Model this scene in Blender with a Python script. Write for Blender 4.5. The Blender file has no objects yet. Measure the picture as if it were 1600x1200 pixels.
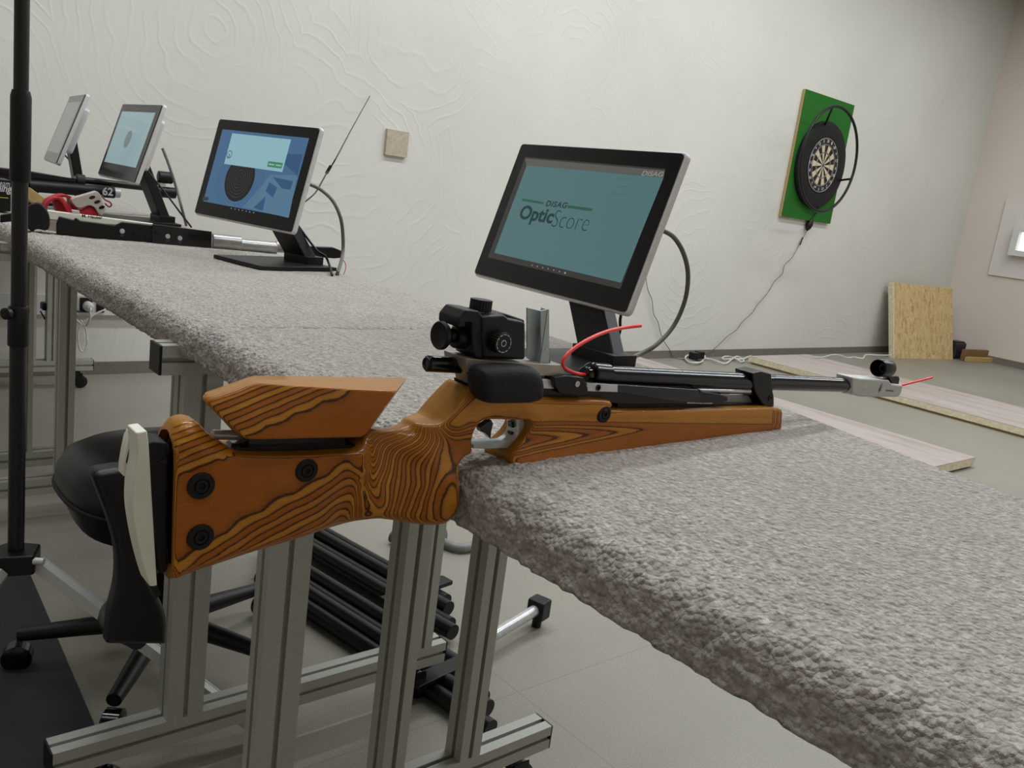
import bpy, bmesh, math, random
import numpy as np
from mathutils import Vector, Matrix, noise, geometry
random.seed(7)
SC = bpy.context.scene
COL = SC.collection
V = Vector

# ------------------------------------------------------------------ camera
F_PX = 1350.3646
ROLL, PITCH, YAW = 0.13438942, 0.21185583, 0.72479845
CAMZ = 1.04
_fw = V((math.sin(YAW)*math.cos(PITCH), math.cos(YAW)*math.cos(PITCH), -math.sin(PITCH)))
_r0 = V((math.cos(YAW), -math.sin(YAW), 0)); _u0 = _r0.cross(_fw)
_rt = math.cos(ROLL)*_r0 + math.sin(ROLL)*_u0
_up = -math.sin(ROLL)*_r0 + math.cos(ROLL)*_u0
cam = bpy.data.cameras.new('camera'); camo = bpy.data.objects.new('camera', cam); COL.objects.link(camo)
cam.sensor_width = 36; cam.sensor_fit = 'HORIZONTAL'; cam.lens = F_PX/1600*36; cam.clip_start = .02; cam.clip_end = 60
M4 = Matrix((_rt, _up, -_fw)).transposed().to_4x4(); M4.translation = V((0, 0, CAMZ))
camo.matrix_world = M4
SC.camera = camo
CP = V((0, 0, CAMZ))
def ray(x, y): return _rt*((x-800)/F_PX) - _up*((y-600)/F_PX) + _fw
def Pz(x, y, z): d = ray(x, y); return CP + d*((z-CAMZ)/d.z)
def Py(x, y, Y): d = ray(x, y); return CP + d*(Y/d.y)
def Px(x, y, X): d = ray(x, y); return CP + d*(X/d.x)
def Pn(x, y, p, n): d = ray(x, y); return CP + d*(n.dot(p-CP)/n.dot(d))

# ------------------------------------------------------------------ world, light, exposure
w = bpy.data.worlds.new('world'); SC.world = w; w.use_nodes = True
w.node_tree.nodes['Background'].inputs[0].default_value = (.9, .95, 1, 1)
w.node_tree.nodes['Background'].inputs[1].default_value = 0.06
SC.view_settings.view_transform = 'Standard'; SC.view_settings.look = 'None'
SC.view_settings.exposure = -0.07; SC.view_settings.gamma = 1.0
CEIL = 3.7
LAMPS = [(-1.6, 1.4, 10), (.4, -.4, 13), (.9, .9, 25), (.9, 2.6, 46), (3.2, .35, 38), (3.2, 2.6, 56), (5.5, .35, 48), (5.5, 2.6, 48), (7.9, .4, 38), (7.9, 2.4, 32)]
for i, (x, y, e) in enumerate(LAMPS):
    l = bpy.data.lights.new('ceiling_lamp_light', 'AREA'); l.shape = 'RECTANGLE'; l.size = 2.1; l.size_y = .2
    l.energy = e*.83; l.color = (.925, .967, 1.0)
    lo = bpy.data.objects.new('ceiling_lamp_light', l); COL.objects.link(lo); lo.location = (x, y, CEIL-.075)

# ------------------------------------------------------------------ materials
def srgb(r, g, b):
    f = lambda c: (c/255/12.92) if c/255 <= .04045 else ((c/255+.055)/1.055)**2.4
    return (f(r), f(g), f(b), 1)
class NT:
    def __init__(s, name):
        s.m = bpy.data.materials.new(name); s.m.use_nodes = True; s.t = s.m.node_tree
        s.b = s.t.nodes['Principled BSDF']
    def n(s, typ, **kw):
        o = s.t.nodes.new(typ)
        for k, v in kw.items(): setattr(o, k, v)
        return o
    def l(s, a, b): s.t.links.new(a, b)
    def math(s, op, a, b=None, clamp=False):
        o = s.n('ShaderNodeMath', operation=op); o.use_clamp = clamp
        for i, v in enumerate((a, b)):
            if v is None: continue
            if isinstance(v, (int, float)): o.inputs[i].default_value = v
            else: s.l(v, o.inputs[i])
        return o.outputs[0]
    def ramp(s, fac, stops, interp='LINEAR'):
        o = s.n('ShaderNodeValToRGB'); o.color_ramp.interpolation = interp
        e = o.color_ramp.elements
        while len(e) < len(stops): e.new(.5)
        for q, (p, c) in zip(e, stops): q.position = p; q.color = c if len(c) == 4 else (*c, 1)
        s.l(fac, o.inputs[0]); return o.outputs[0]
    def mix(s, fac, a, b, mode='MIX'):
        o = s.n('ShaderNodeMix', data_type='RGBA', blend_type=mode)
        for i, v in ((0, fac), (6, a), (7, b)):
            if isinstance(v, (int, float)): o.inputs[i].default_value = v
            elif isinstance(v, tuple): o.inputs[i].default_value = v
            else: s.l(v, o.inputs[i])
        return o.outputs[2]
    def noise(s, vec, scale, detail=3, rough=.5, dist=0):
        o = s.n('ShaderNodeTexNoise'); o.inputs['Scale'].default_value = scale; o.inputs['Detail'].default_value = detail
        o.inputs['Roughness'].default_value = rough; o.inputs['Distortion'].default_value = dist
        if vec is not None: s.l(vec, o.inputs['Vector'])
        return o
    def obj(s): return s.n('ShaderNodeTexCoord').outputs['Object']
    def mapping(s, vec, scale=(1, 1, 1), rot=(0, 0, 0)):
        o = s.n('ShaderNodeMapping'); o.inputs['Scale'].default_value = scale; o.inputs['Rotation'].default_value = rot
        s.l(vec, o.inputs['Vector']); return o.outputs[0]
    def bump(s, h, strength, dist=.01):
        o = s.n('ShaderNodeBump'); o.inputs['Strength'].default_value = strength; o.inputs['Distance'].default_value = dist
        s.l(h, o.inputs['Height']); s.l(o.outputs[0], s.b.inputs['Normal'])
MATS = {}
def plain(name, rgb, rough=.5, metal=0, nscale=60, namt=.12, bump=0.0, emit=None, coat=0, spec=.5):
    if name in MATS: return MATS[name]
    t = NT(name); c = srgb(*rgb)
    nz = t.noise(t.obj(), nscale, 3)
    lo = tuple(v*(1-namt) for v in c[:3])+(1,); hi = tuple(min(1, v*(1+namt)) for v in c[:3])+(1,)
    col = t.ramp(nz.outputs[0], [(.3, lo), (.7, hi)])
    t.l(col, t.b.inputs['Base Color']); t.b.inputs['Roughness'].default_value = rough
    t.b.inputs['Metallic'].default_value = metal; t.b.inputs['Specular IOR Level'].default_value = spec
    t.b.inputs['Coat Weight'].default_value = coat; t.b.inputs['Coat Roughness'].default_value = .08
    if bump: t.bump(nz.outputs[0], bump, .002)
    if emit:
        t.b.inputs['Emission Color'].default_value = srgb(*emit[0]); t.b.inputs['Emission Strength'].default_value = emit[1]
    MATS[name] = t.m; return t.m
def screen_mat(name, rgb, e=1.0):
    return plain(name, (12, 12, 12), .12, emit=(rgb, e), namt=0)

BLACK = plain('black_plastic', (12, 12, 13), .42, bump=.15, nscale=900, spec=.35)
BLACKG = plain('black_gloss', (6, 6, 7), .16)
BLACKM = plain('black_anodised', (10, 11, 12), .32, .2, spec=.4)
RUBBER = plain('black_rubber', (20, 21, 22), .62, bump=.2, nscale=500, spec=.3)
TUBE = plain('blued_steel', (13, 17, 21), .2, .3, spec=.7)
CHROME = plain('polished_steel', (196, 198, 198), .28, .5)
ALU = plain('anodised_aluminium', (172, 173, 165), .42, .25, nscale=200, namt=.05)
ALUD = plain('aluminium_groove', (60, 60, 56), .6, .3)
SILVER = plain('satin_silver', (196, 197, 194), .4, .25, nscale=900, namt=.05)
TIT = plain('warm_titanium', (168, 160, 150), .38, .5)
ZINC = plain('zinc_plate', (172, 180, 179), .5, .25, nscale=15, namt=.06)
PLATE = plain('grey_painted_metal', (228, 229, 212), .45, 0, nscale=30, namt=.06)
WHITEP = plain('white_plastic', (205, 205, 203), .38, namt=.03)
RED = plain('red_cord', (240, 58, 52), .35, namt=.05)
REDF = plain('red_fabric', (168, 14, 32), .6)
GREYC = plain('grey_cable', (92, 92, 86), .5)
WHITEC = plain('white_cable', (205, 205, 198), .45)
LEATHER = plain('black_leather', (9, 9, 10), .36, bump=.2, nscale=300, spec=.4)
GREEN = plain('green_felt', (14, 96, 5), .85, nscale=400, bump=.2)
TAN = plain('raw_wood_block', (176, 150, 96), .7, nscale=90)
BLUEBK = plain('navy_case', (24, 25, 30), .6, nscale=200)

def mat_wall():
    t = NT('trowelled_white_plaster'); o = t.obj()
    vor = t.n('ShaderNodeTexVoronoi'); vor.inputs['Scale'].default_value = 1.35
    wob = t.noise(o, 2.2, 3)
    mv = t.mix(.25, o, wob.outputs['Color'])
    t.l(mv, vor.inputs['Vector'])
    d = vor.outputs['Distance']
    s = t.math('SINE', t.math('MULTIPLY', d, 95.0))
    amp = t.noise(o, 1.6, 2).outputs[0]
    amp = t.math('MULTIPLY', t.math('SUBTRACT', amp, .36, True), 4.0, True)
    s = t.math('MULTIPLY', t.math('POWER', t.math('MAXIMUM', s, 0.0), 4.0), amp)
    fine = t.noise(o, 120, 4).outputs[0]
    h = t.math('ADD', t.math('MULTIPLY', s, 1.0), t.math('MULTIPLY', fine, .35))
    t.bump(h, .5, .0022)
    c = t.ramp(t.noise(o, .9, 4).outputs[0], [(.3, srgb(202, 201, 193)), (.7, srgb(212, 211, 203))])
    t.l(c, t.b.inputs['Base Color']); t.b.inputs['Roughness'].default_value = .75
    return t.m
def mat_wall_plain():
    t = NT('painted_wall'); o = t.obj()
    c = t.ramp(t.noise(o, 1.2, 4).outputs[0], [(.3, srgb(208, 196, 184)), (.7, srgb(216, 205, 194))])
    t.l(c, t.b.inputs['Base Color']); t.b.inputs['Roughness'].default_value = .8
    t.bump(t.noise(o, 90, 3).outputs[0], .2, .002)
    return t.m
def mat_floor():
    t = NT('grey_vinyl_floor'); o = t.obj()
    br = t.n('ShaderNodeTexBrick'); t.l(o, br.inputs['Vector']); br.offset = 0
    br.inputs['Scale'].default_value = 1; br.inputs['Brick Width'].default_value = 1.2; br.inputs['Row Height'].default_value = 1.2
    br.inputs['Mortar Size'].default_value = .0015; br.inputs['Mortar Smooth'].default_value = .3
    n1 = t.noise(o, 1.1, 5, .6).outputs[0]; n2 = t.noise(o, 260, 2).outputs[0]
    c = t.ramp(n1, [(.3, srgb(132, 128, 117)), (.7, srgb(150, 146, 134))])
    c = t.mix(.25, c, t.ramp(n2, [(.35, srgb(100, 97, 88)), (.65, srgb(160, 157, 144))]))
    c = t.mix(t.math('MULTIPLY', br.outputs['Fac'], .35), c, srgb(80, 78, 70))
    t.l(c, t.b.inputs['Base Color']); t.b.inputs['Roughness'].default_value = .42
    t.bump(n1, .05, .01)
    return t.m
def mat_carpet():
    t = NT('grey_tufted_carpet'); o = t.obj()
    v = t.n('ShaderNodeTexVoronoi'); v.inputs['Scale'].default_value = 210; t.l(o, v.inputs['Vector'])
    n1 = t.noise(o, 130, 4, .7).outputs[0]; n2 = t.noise(o, 5, 4, .6).outputs[0]
    n3 = t.noise(t.mapping(o, (30, 9, 10)), 1.6, 3, .6).outputs[0]
    c = t.ramp(n1, [(.25, srgb(132, 126, 117)), (.5, srgb(178, 172, 162)), (.78, srgb(224, 219, 209))])
    c = t.mix(t.math('MULTIPLY', t.ramp(n2, [(.35, (0, 0, 0, 1)), (.7, (1, 1, 1, 1))]), .4), c, srgb(172, 157, 157))
    c = t.mix(t.math('MULTIPLY', t.ramp(n3, [(.45, (0, 0, 0, 1)), (.75, (1, 1, 1, 1))]), .3), c, srgb(120, 118, 116))
    t.l(c, t.b.inputs['Base Color']); t.b.inputs['Roughness'].default_value = .95; t.b.inputs['Specular IOR Level'].default_value = .1
    h = t.math('ADD', t.math('MULTIPLY', v.outputs['Distance'], -1.0), n1)
    t.bump(h, 1.0, .004)
    t.b.inputs['Sheen Weight'].default_value = .15
    return t.m
def mat_wood(name, ply=.00125, dark=False, grain=(9, 90, 90)):
    # layered blank: the ply lines appear wherever the surface cuts across the layers
    t = NT(name); o = t.obj()
    wob = t.noise(o, 16, 3, .5).outputs[0]
    fine = t.noise(t.mapping(o, (60, 10, 260)), 2, 4, .6).outputs[0]
    at = t.n('ShaderNodeAttribute', attribute_type='GEOMETRY', attribute_name='layer')
    d = t.math('ADD', at.outputs['Fac'], t.math('MULTIPLY', t.math('SUBTRACT', wob, .5), .28))
    d = t.math('ADD', d, t.math('MULTIPLY', t.math('SUBTRACT', fine, .5), .2))
    d = t.math('ADD', d, 64.0)
    fr = t.math('FRACT', d)
    fl = t.math('ROUND', t.math('FLOOR', d))
    line = t.ramp(fr, [(0, (1, 1, 1, 1)), (.13, (1, 1, 1, 1)), (.22, (.3, .3, .3, 1)), (.5, (0, 0, 0, 1)), (.9, (.05, .05, .05, 1)), (1, (1, 1, 1, 1))])
    wn = t.n('ShaderNodeTexWhiteNoise', noise_dimensions='1D'); t.l(fl, wn.inputs['W'])
    par = t.math('MODULO', fl, 2.0)
    pf = t.math('ADD', t.math('MULTIPLY', wn.outputs[0], .25), t.math('MULTIPLY', t.math('SUBTRACT', 1.0, par), .55))
    gr = t.noise(t.mapping(o, (12, 30, 150)), 3, 5, .65).outputs[0]
    base = t.ramp(pf, [(0, srgb(170, 95, 22)), (.4, srgb(180, 106, 26)), (.65, srgb(196, 128, 38)), (1, srgb(208, 146, 46))])
    base = t.mix(t.math('MULTIPLY', t.ramp(gr, [(.35, (0, 0, 0, 1)), (.75, (1, 1, 1, 1))]), .28), base, srgb(116, 58, 16))
    st = t.noise(o, 26, 4, .7).outputs[0]
    base = t.mix(t.math('MULTIPLY', t.ramp(st, [(.62, (0, 0, 0, 1)), (.8, (1, 1, 1, 1))]), .3), base, srgb(92, 44, 14))
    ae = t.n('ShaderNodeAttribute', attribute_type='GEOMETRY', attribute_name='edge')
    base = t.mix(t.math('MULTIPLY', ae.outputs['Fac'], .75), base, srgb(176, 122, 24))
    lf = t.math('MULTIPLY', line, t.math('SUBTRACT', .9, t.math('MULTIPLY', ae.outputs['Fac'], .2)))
    col = t.mix(lf, base, srgb(50, 22, 7))
    t.l(col, t.b.inputs['Base Color']); t.b.inputs['Roughness'].default_value = .5; t.b.inputs['Specular IOR Level'].default_value = .2
    t.b.inputs['Coat Weight'].default_value = .38; t.b.inputs['Coat Roughness'].default_value = .07; t.b.inputs['Coat IOR'].default_value = 1.4
    t.bump(t.math('ADD', gr, t.math('MULTIPLY', line, -.5)), .12, .0008)
    return t.m
def mat_laminate():
    t = NT('pale_laminate'); o = t.obj()
    n1 = t.noise(t.mapping(o, (5, .7, 1)), 2, 5, .6).outputs[0]; n2 = t.noise(t.mapping(o, (70, 6, 1)), 2, 4).outputs[0]
    c = t.ramp(n1, [(.3, srgb(142, 132, 126)), (.5, srgb(180, 167, 161)), (.75, srgb(196, 184, 178))])
    c = t.mix(.3, c, t.ramp(n2, [(.3, srgb(140, 128, 122)), (.7, srgb(205, 196, 190))]))
    t.l(c, t.b.inputs['Base Color']); t.b.inputs['Roughness'].default_value = .35
    return t.m
def mat_osb():
    t = NT('osb_strands'); o = t.obj()
    v = t.n('ShaderNodeTexVoronoi'); v.inputs['Scale'].default_value = 14
    t.l(t.mapping(o, (3.2, 1, 1.1), (0, .3, 0)), v.inputs['Vector'])
    n = t.noise(o, 60, 4, .7).outputs[0]
    g = t.n('ShaderNodeRGBToBW'); t.l(v.outputs['Color'], g.inputs[0])
    c = t.ramp(g.outputs[0], [(.15, srgb(158, 128, 78)), (.4, srgb(196, 170, 116)), (.85, srgb(210, 186, 134))])
    c = t.mix(.4, c, t.ramp(n, [(.3, srgb(140, 108, 62)), (.6, srgb(214, 190, 140))]))
    dk = t.ramp(t.noise(t.mapping(o, (30, 30, 12)), 1.2, 2).outputs[0], [(.68, (0, 0, 0, 1)), (.74, (1, 1, 1, 1))])
    c = t.mix(t.math('MULTIPLY', dk, .6), c, srgb(84, 62, 32))
    t.l(c, t.b.inputs['Base Color']); t.b.inputs['Roughness'].default_value = .8
    t.bump(n, .4, .002)
    return t.m
WALL = mat_wall(); WALLP = mat_wall_plain(); FLOOR = mat_floor(); CARPET = mat_carpet()
WOOD = mat_wood('laminated_walnut_beech'); LAM = mat_laminate(); OSB = mat_osb()
SKIRT = plain('grey_skirting', (112, 106, 98), .6)

# ------------------------------------------------------------------ mesh helpers
ORG = {}
class MB:
    def __init__(s): s.v = []; s.f = []; s.mi = []
    def add(s, vs, fs, mi=0):
        k = len(s.v); s.v += [V(p) for p in vs]; s.f += [tuple(i+k for i in f) for f in fs]; s.mi += [mi]*len(fs); return s
    def box(s, a, b, mi=0):
        (x0, y0, z0), (x1, y1, z1) = a, b
        return s.add([(x, y, z) for x in (x0, x1) for y in (y0, y1) for z in (z0, z1)],
                     [(0, 1, 3, 2), (4, 6, 7, 5), (0, 4, 5, 1), (2, 3, 7, 6), (0, 2, 6, 4), (1, 5, 7, 3)], mi)
    def obox(s, c, ax, h, mi=0):
        c = V(c); X, Y, Z = [V(a).normalized()*k for a, k in zip(ax, h)]
        return s.add([c+X*i+Y*j+Z*k for i in (-1, 1) for j in (-1, 1) for k in (-1, 1)],
                     [(0, 1, 3, 2), (4, 6, 7, 5), (0, 4, 5, 1), (2, 3, 7, 6), (0, 2, 6, 4), (1, 5, 7, 3)], mi)
    def tube(s, pts, r, seg=12, caps=True, mi=0):
        pts = [V(p) for p in pts]; n = len(pts)
        rr = r if isinstance(r, (list, tuple)) else [r]*n
        t0 = (pts[1]-pts[0]).normalized(); a = t0.orthogonal().normalized()
        vs = []
        for i, p in enumerate(pts):
            t = ((pts[min(i+1, n-1)]-pts[max(i-1, 0)])).normalized() if pts[min(i+1, n-1)] != pts[max(i-1, 0)] else t0
            a = a - t*a.dot(t)
            a = a.normalized() if a.length > 1e-6 else t.orthogonal().normalized()
            b = t.cross(a)
            vs += [p + (a*math.cos(q)+b*math.sin(q))*rr[i] for q in [2*math.pi*k/seg for k in range(seg)]]
        fs = [(i*seg+k, i*seg+(k+1) % seg, (i+1)*seg+(k+1) % seg, (i+1)*seg+k) for i in range(n-1) for k in range(seg)]
        if caps: fs += [tuple(range(seg))[::-1], tuple((n-1)*seg+k for k in range(seg))]
        return s.add(vs, fs, mi)
    def lathe(s, p0, axis, prof, seg=32, mi=0):
        # prof: (distance along axis, radius)
        ax = V(axis).normalized(); a = ax.orthogonal().normalized(); b = ax.cross(a); p0 = V(p0); vs = []
        for d, r in prof:
            r = max(r, 1e-5)
            vs += [p0+ax*d+(a*math.cos(2*math.pi*k/seg)+b*math.sin(2*math.pi*k/seg))*r for k in range(seg)]
        n = len(prof)
        fs = [(i*seg+k, i*seg+(k+1) % seg, (i+1)*seg+(k+1) % seg, (i+1)*seg+k) for i in range(n-1) for k in range(seg)]
        fs += [tuple(range(seg))[::-1], tuple((n-1)*seg+k for k in range(seg))]
        return s.add(vs, fs, mi)
    def prism(s, pts, d, mi=0):
        # planar outline pts extruded by vector d
        pts = [V(p) for p in pts]; d = V(d); n = len(pts)
        fs = [tuple(range(n)), tuple(range(n, 2*n))[::-1]] + [(i, i+n, (i+1) % n+n, (i+1) % n) for i in range(n)]
        return s.add(pts+[p+d for p in pts], fs, mi)
    def ring(s, c, ax, R, r, seg=64, sub=10, mi=0, a0=0, a1=2*math.pi, u=None):
        ax = V(ax).normalized(); u = V(u) if u else ax.orthogonal().normalized(); b = ax.cross(u)
        pts = [V(c)+(u*math.cos(a0+(a1-a0)*k/seg)+b*math.sin(a0+(a1-a0)*k/seg))*R for k in range(seg+1)]
        return s.tube(pts, r, sub, True, mi)
    def build(s, name, mats, parent=None, org=None, bev=0, angle=32, smooth=True, seg=2):
        if not isinstance(mats, (list, tuple)): mats = [mats]
        if org is None:
            if parent is not None: org = ORG[parent.name]
            else:
                c = [sum(p[i] for p in s.v)/len(s.v) for i in range(2)]; org = V((c[0], c[1], min(p.z for p in s.v)))
        org = V(org)
        me = bpy.data.meshes.new(name)
        me.from_pydata([tuple(p-org) for p in s.v], [], s.f)
        for m in mats: me.materials.append(m)
        me.polygons.foreach_set('material_index', s.mi)
        me.update()
        bm = bmesh.new(); bm.from_mesh(me); bmesh.ops.recalc_face_normals(bm, faces=bm.faces); bm.to_mesh(me); bm.free()
        if smooth:
            me.shade_smooth(); me.set_sharp_from_angle(angle=math.radians(angle))
        o = bpy.data.objects.new(name, me); COL.objects.link(o)
        if parent is not None: o.parent = parent; o.location = org-ORG[parent.name]
        else: o.location = org
        ORG[o.name] = org.copy()
        if bev:
            b = o.modifiers.new('bevel', 'BEVEL'); b.width = bev; b.segments = seg; b.limit_method = 'ANGLE'; b.angle_limit = math.radians(35)
            b.harden_normals = True
        return o
def empty(name, loc):
    o = bpy.data.objects.new(name, None); COL.objects.link(o); o.location = loc; o.empty_display_size = .05
    ORG[o.name] = V(loc); return o
def tag(o, label=None, cat=None, group=None, kind=None):
    if label: o['label'] = label
    if cat: o['category'] = cat
    if group: o['group'] = group
    if kind: o['kind'] = kind
    return o
def cr(pts, n=8):
    pts = [V(p) for p in pts]; out = []
    for i in range(len(pts)-1):
        p0 = pts[max(i-1, 0)]; p1 = pts[i]; p2 = pts[i+1]; p3 = pts[min(i+2, len(pts)-1)]
        for k in range(n):
            t = k/n
            out.append(.5*((2*p1)+(p2-p0)*t+(2*p0-5*p1+4*p2-p3)*t*t+(3*p1-p0-3*p2+p3)*t**3))
    return out+[pts[-1]]
def rrect(w, h, r, n=6, c=(0, 0)):
    out = []
    for cx, cy, a in ((w/2-r, h/2-r, 0), (-w/2+r, h/2-r, 90), (-w/2+r, -h/2+r, 180), (w/2-r, -h/2+r, 270)):
        for k in range(n+1):
            q = math.radians(a+90*k/n); out.append((c[0]+cx+r*math.cos(q), c[1]+cy+r*math.sin(q)))
    return out
_tc = {}
def text_geo(txt, bold=0.0, space=1.0):
    key = (txt, bold, space)
    if key in _tc: return _tc[key]
    cu = bpy.data.curves.new('t', 'FONT'); cu.body = txt; cu.size = 1; cu.offset = bold; cu.space_character = space; cu.resolution_u = 6
    cu.extrude = 0.0
    ob = bpy.data.objects.new('t', cu); COL.objects.link(ob)
    bpy.context.view_layer.update()
    dg = bpy.context.evaluated_depsgraph_get()
    me = bpy.data.meshes.new_from_object(ob.evaluated_get(dg))
    vs = [(v.co.x, v.co.y) for v in me.vertices]; fs = [tuple(p.vertices) for p in me.polygons]
    bpy.data.objects.remove(ob); bpy.data.curves.remove(cu); bpy.data.meshes.remove(me)
    x0 = min(v[0] for v in vs); x1 = max(v[0] for v in vs)
    y0 = min(v[1] for v in vs); y1 = max(v[1] for v in vs)
    _tc[key] = (vs, fs, (x0, x1, y0, y1)); return _tc[key]
def add_text(mb, txt, o, U, Vv, width, height=None, bold=0, slant=0, mi=0, base=False, n=None, space=1.0):
    """text with lower-left at o, running along U; width fixed, height of the glyph box optional"""
    vs, fs, (x0, x1, y0, y1) = text_geo(txt, bold, space)
    sx = width/(x1-x0); sy = sx if height is None else height/(y1-y0)
    yb = 0 if base else y0
    mb.add([V(o)+V(U)*((x-x0)*sx+slant*(y-yb)*sy)+V(Vv)*((y-yb)*sy) for x, y in vs], fs, mi)

# ------------------------------------------------------------------ room
X0, X1, YB, YF = -3.2, 9.8, 4.13, -2.2
def struct(name, mb, m, **k): o = mb.build(name, m, **k); o['kind'] = 'structure'; return o
struct('floor', MB().box((X0-.1, YF-.1, -.08), (X1+.1, YB+.1, 0)), FLOOR, org=(0, 0, 0), smooth=False)
struct('ceiling', MB().box((X0-.1, YF-.1, CEIL), (X1+.1, YB+.1, CEIL+.1)), plain('grey_ceiling', (128, 126, 122), .9), org=(0, 0, CEIL), smooth=False)
struct('wall_back', MB().box((X0-.1, YB, 0), (X1+.1, YB+.1, CEIL)), WALL, org=(0, YB, 0), smooth=False)
struct('wall_right', MB().box((X1, YF, 0), (X1+.1, YB, CEIL)), WALLP, org=(X1, 0, 0), smooth=False)
struct('wall_left', MB().box((X0-.1, YF, 0), (X0, YB, CEIL)), WALLP, org=(X0, 0, 0), smooth=False)
struct('wall_front', MB().box((X0-.1, YF-.1, 0), (X1+.1, YF, CEIL)), WALLP, org=(0, YF, 0), smooth=False)
struct('baseboard_back', MB().box((X0, YB-.012, 0), (X1, YB, .058)), SKIRT, smooth=False)
struct('baseboard_right', MB().box((X1-.012, YF, 0), (X1, YB-.012, .068)), SKIRT, smooth=False)
LAMPM = plain('lamp_diffuser', (240, 240, 235), .5, emit=((246, 250, 255), 3.0), namt=0)
lp = None
for i, (x, y, e) in enumerate(LAMPS):
    t = empty('ceiling_lamp', (x, y, CEIL-.07))
    tag(t, 'long white ceiling lamp over the room, outside the photographed view', 'ceiling lamp', 'ceiling lamps')
    MB().box((x-1.08, y-.12, CEIL-.05), (x+1.08, y+.12, CEIL)).build('housing', WHITEP, t)
    MB().box((x-1.05, y-.10, CEIL-.06), (x+1.05, y+.10, CEIL-.05)).build('diffuser', LAMPM, t)

# ------------------------------------------------------------------ carpet covered tables
TZ = .796
XF, XBK = .46, 1.09
def carpet(y0, y1, res, top, label, group, xb_=False):
    r = .026; drop = .05
    prof = []
    nx = int((XBK-XF-r)/res)
    prof.append((XBK, top-.011, 1, 0))
    for i in range(nx+1): prof.append((XBK-(XBK-XF-r)*i/nx, top, 0, 1))
    na = max(4, int(r*1.57/res))
    for i in range(1, na+1):
        a = math.pi/2*i/na; prof.append((XF+r-r*math.sin(a), top-r+r*math.cos(a), -math.sin(a), math.cos(a)))
    nd = max(2, int((drop-r)/res))
    for i in range(1, nd+1): prof.append((XF, top-r-(drop-r)*i/nd, -1, 0))
    prof.append((XF+.012, top-drop-.001, 0, -1)); prof.append((XF+.012, top-r, 1, 0)); prof.append((XF+r+.005, top-.011, 0, -1))
    ny = int((y1-y0)/res); P = len(prof); vs = []
    for j in range(ny+1):
        y = y0+(y1-y0)*j/ny
        e = min(y-y0, y1-y)
        en = -max(0, 1-e/.016)**2*.011
        for k, (x, z, a, b) in enumerate(prof):
            inner = k >= P-3 or k == 0
            if xb_ and y < .65: x = XF+(x-XF)*(1-max(0, (x-XF-.1)/(XBK-XF-.1))*min(.13, .25*(.65-y))/(XBK-XF))
            if inner: vs.append((x, y, z)); continue
            q = V((x*1.0, y, z))
            n1 = noise.noise(q*95); n2 = noise.noise(q*210+V((3, 7, 1))); n3 = noise.noise(q*9)
            edge = 1.0 if b < .98 else .0
            near = max(0, 1-(x-XF)/.22)
            d = (n1*.0030+n2*.0022)*(.17+1.05*near)+n3*.0018+en
            vs.append((x+a*d+(n2*.001), y+n1*.0008, z+b*d))
    fs = [(j*P+k, j*P+(k+1) % P, (j+1)*P+(k+1) % P, (j+1)*P+k) for j in range(ny) for k in range(P)]
    fs += [tuple(range(P)), tuple(ny*P+k for k in range(P))[::-1]]
    o = MB().add(vs, fs).build('carpet_mat', CARPET, org=((XF+XBK)/2, (y0+y1)/2, top), angle=180)
    tag(o, label, 'carpet', group); return o
def profile_leg(x, y, wx, wy, z0, z1):
    g, d = .004, .008   # slot half width, depth
    hx, hy = wx/2, wy/2
    o = [(-hx, -hy), (-g, -hy), (-g, -hy+d), (g, -hy+d), (g, -hy), (hx, -hy), (hx, -g), (hx-d, -g), (hx-d, g), (hx, g), (hx, hy),
         (g, hy), (g, hy-d), (-g, hy-d), (-g, hy), (-hx, hy), (-hx, g), (-hx+d, g), (-hx+d, -g), (-hx, -g)]
    return MB().prism([(x+a, y+b, z0) for a, b in o], (0, 0, z1-z0))
def profile_bar(p, length, ax, wz, wy):
    # horizontal bar with slots, ax 'x' or 'y', p = start corner centre
    g, d = .004, .008; hy, hz = wy/2, wz/2
    o = [(-hy, -hz), (hy, -hz), (hy, -g), (hy-d, -g), (hy-d, g), (hy, g), (hy, hz), (g, hz), (g, hz-d), (-g, hz-d), (-g, hz), (-hy, hz), (-hy, g), (-hy+d, g), (-hy+d, -g), (-hy, -g)]
    if ax == 'x': return MB().prism([(p[0], p[1]+a, p[2]+b) for a, b in o], (length, 0, 0))
    return MB().prism([(p[0]+a, p[1], p[2]+b) for a, b in o], (0, length, 0))
def caster(t, x, y, top):
    c = MB(); c.lathe((x, y, top), (0, 0, -1), [(0, .022), (.008, .022), (.008, .014), (.02, .012)], 20)
    for s in (-1, 1): c.prism([(x-.005, y+s*.016, top-.012), (x+.03, y+s*.016, top-.012), (x+.036, y+s*.016, .02), (x+.016, y+s*.016, .02)], (0, s*.003, 0))
    co = c.build('caster', BLACK, t, bev=.001)
    MB().lathe((x+.026, y-.013, .0275), (0, 1, 0), [(0, .018), (.002, .0262), (.006, .0275), (.02, .0275), (.024, .0262), (.026, .018)], 28).build('wheel', BLACKG, co)
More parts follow.
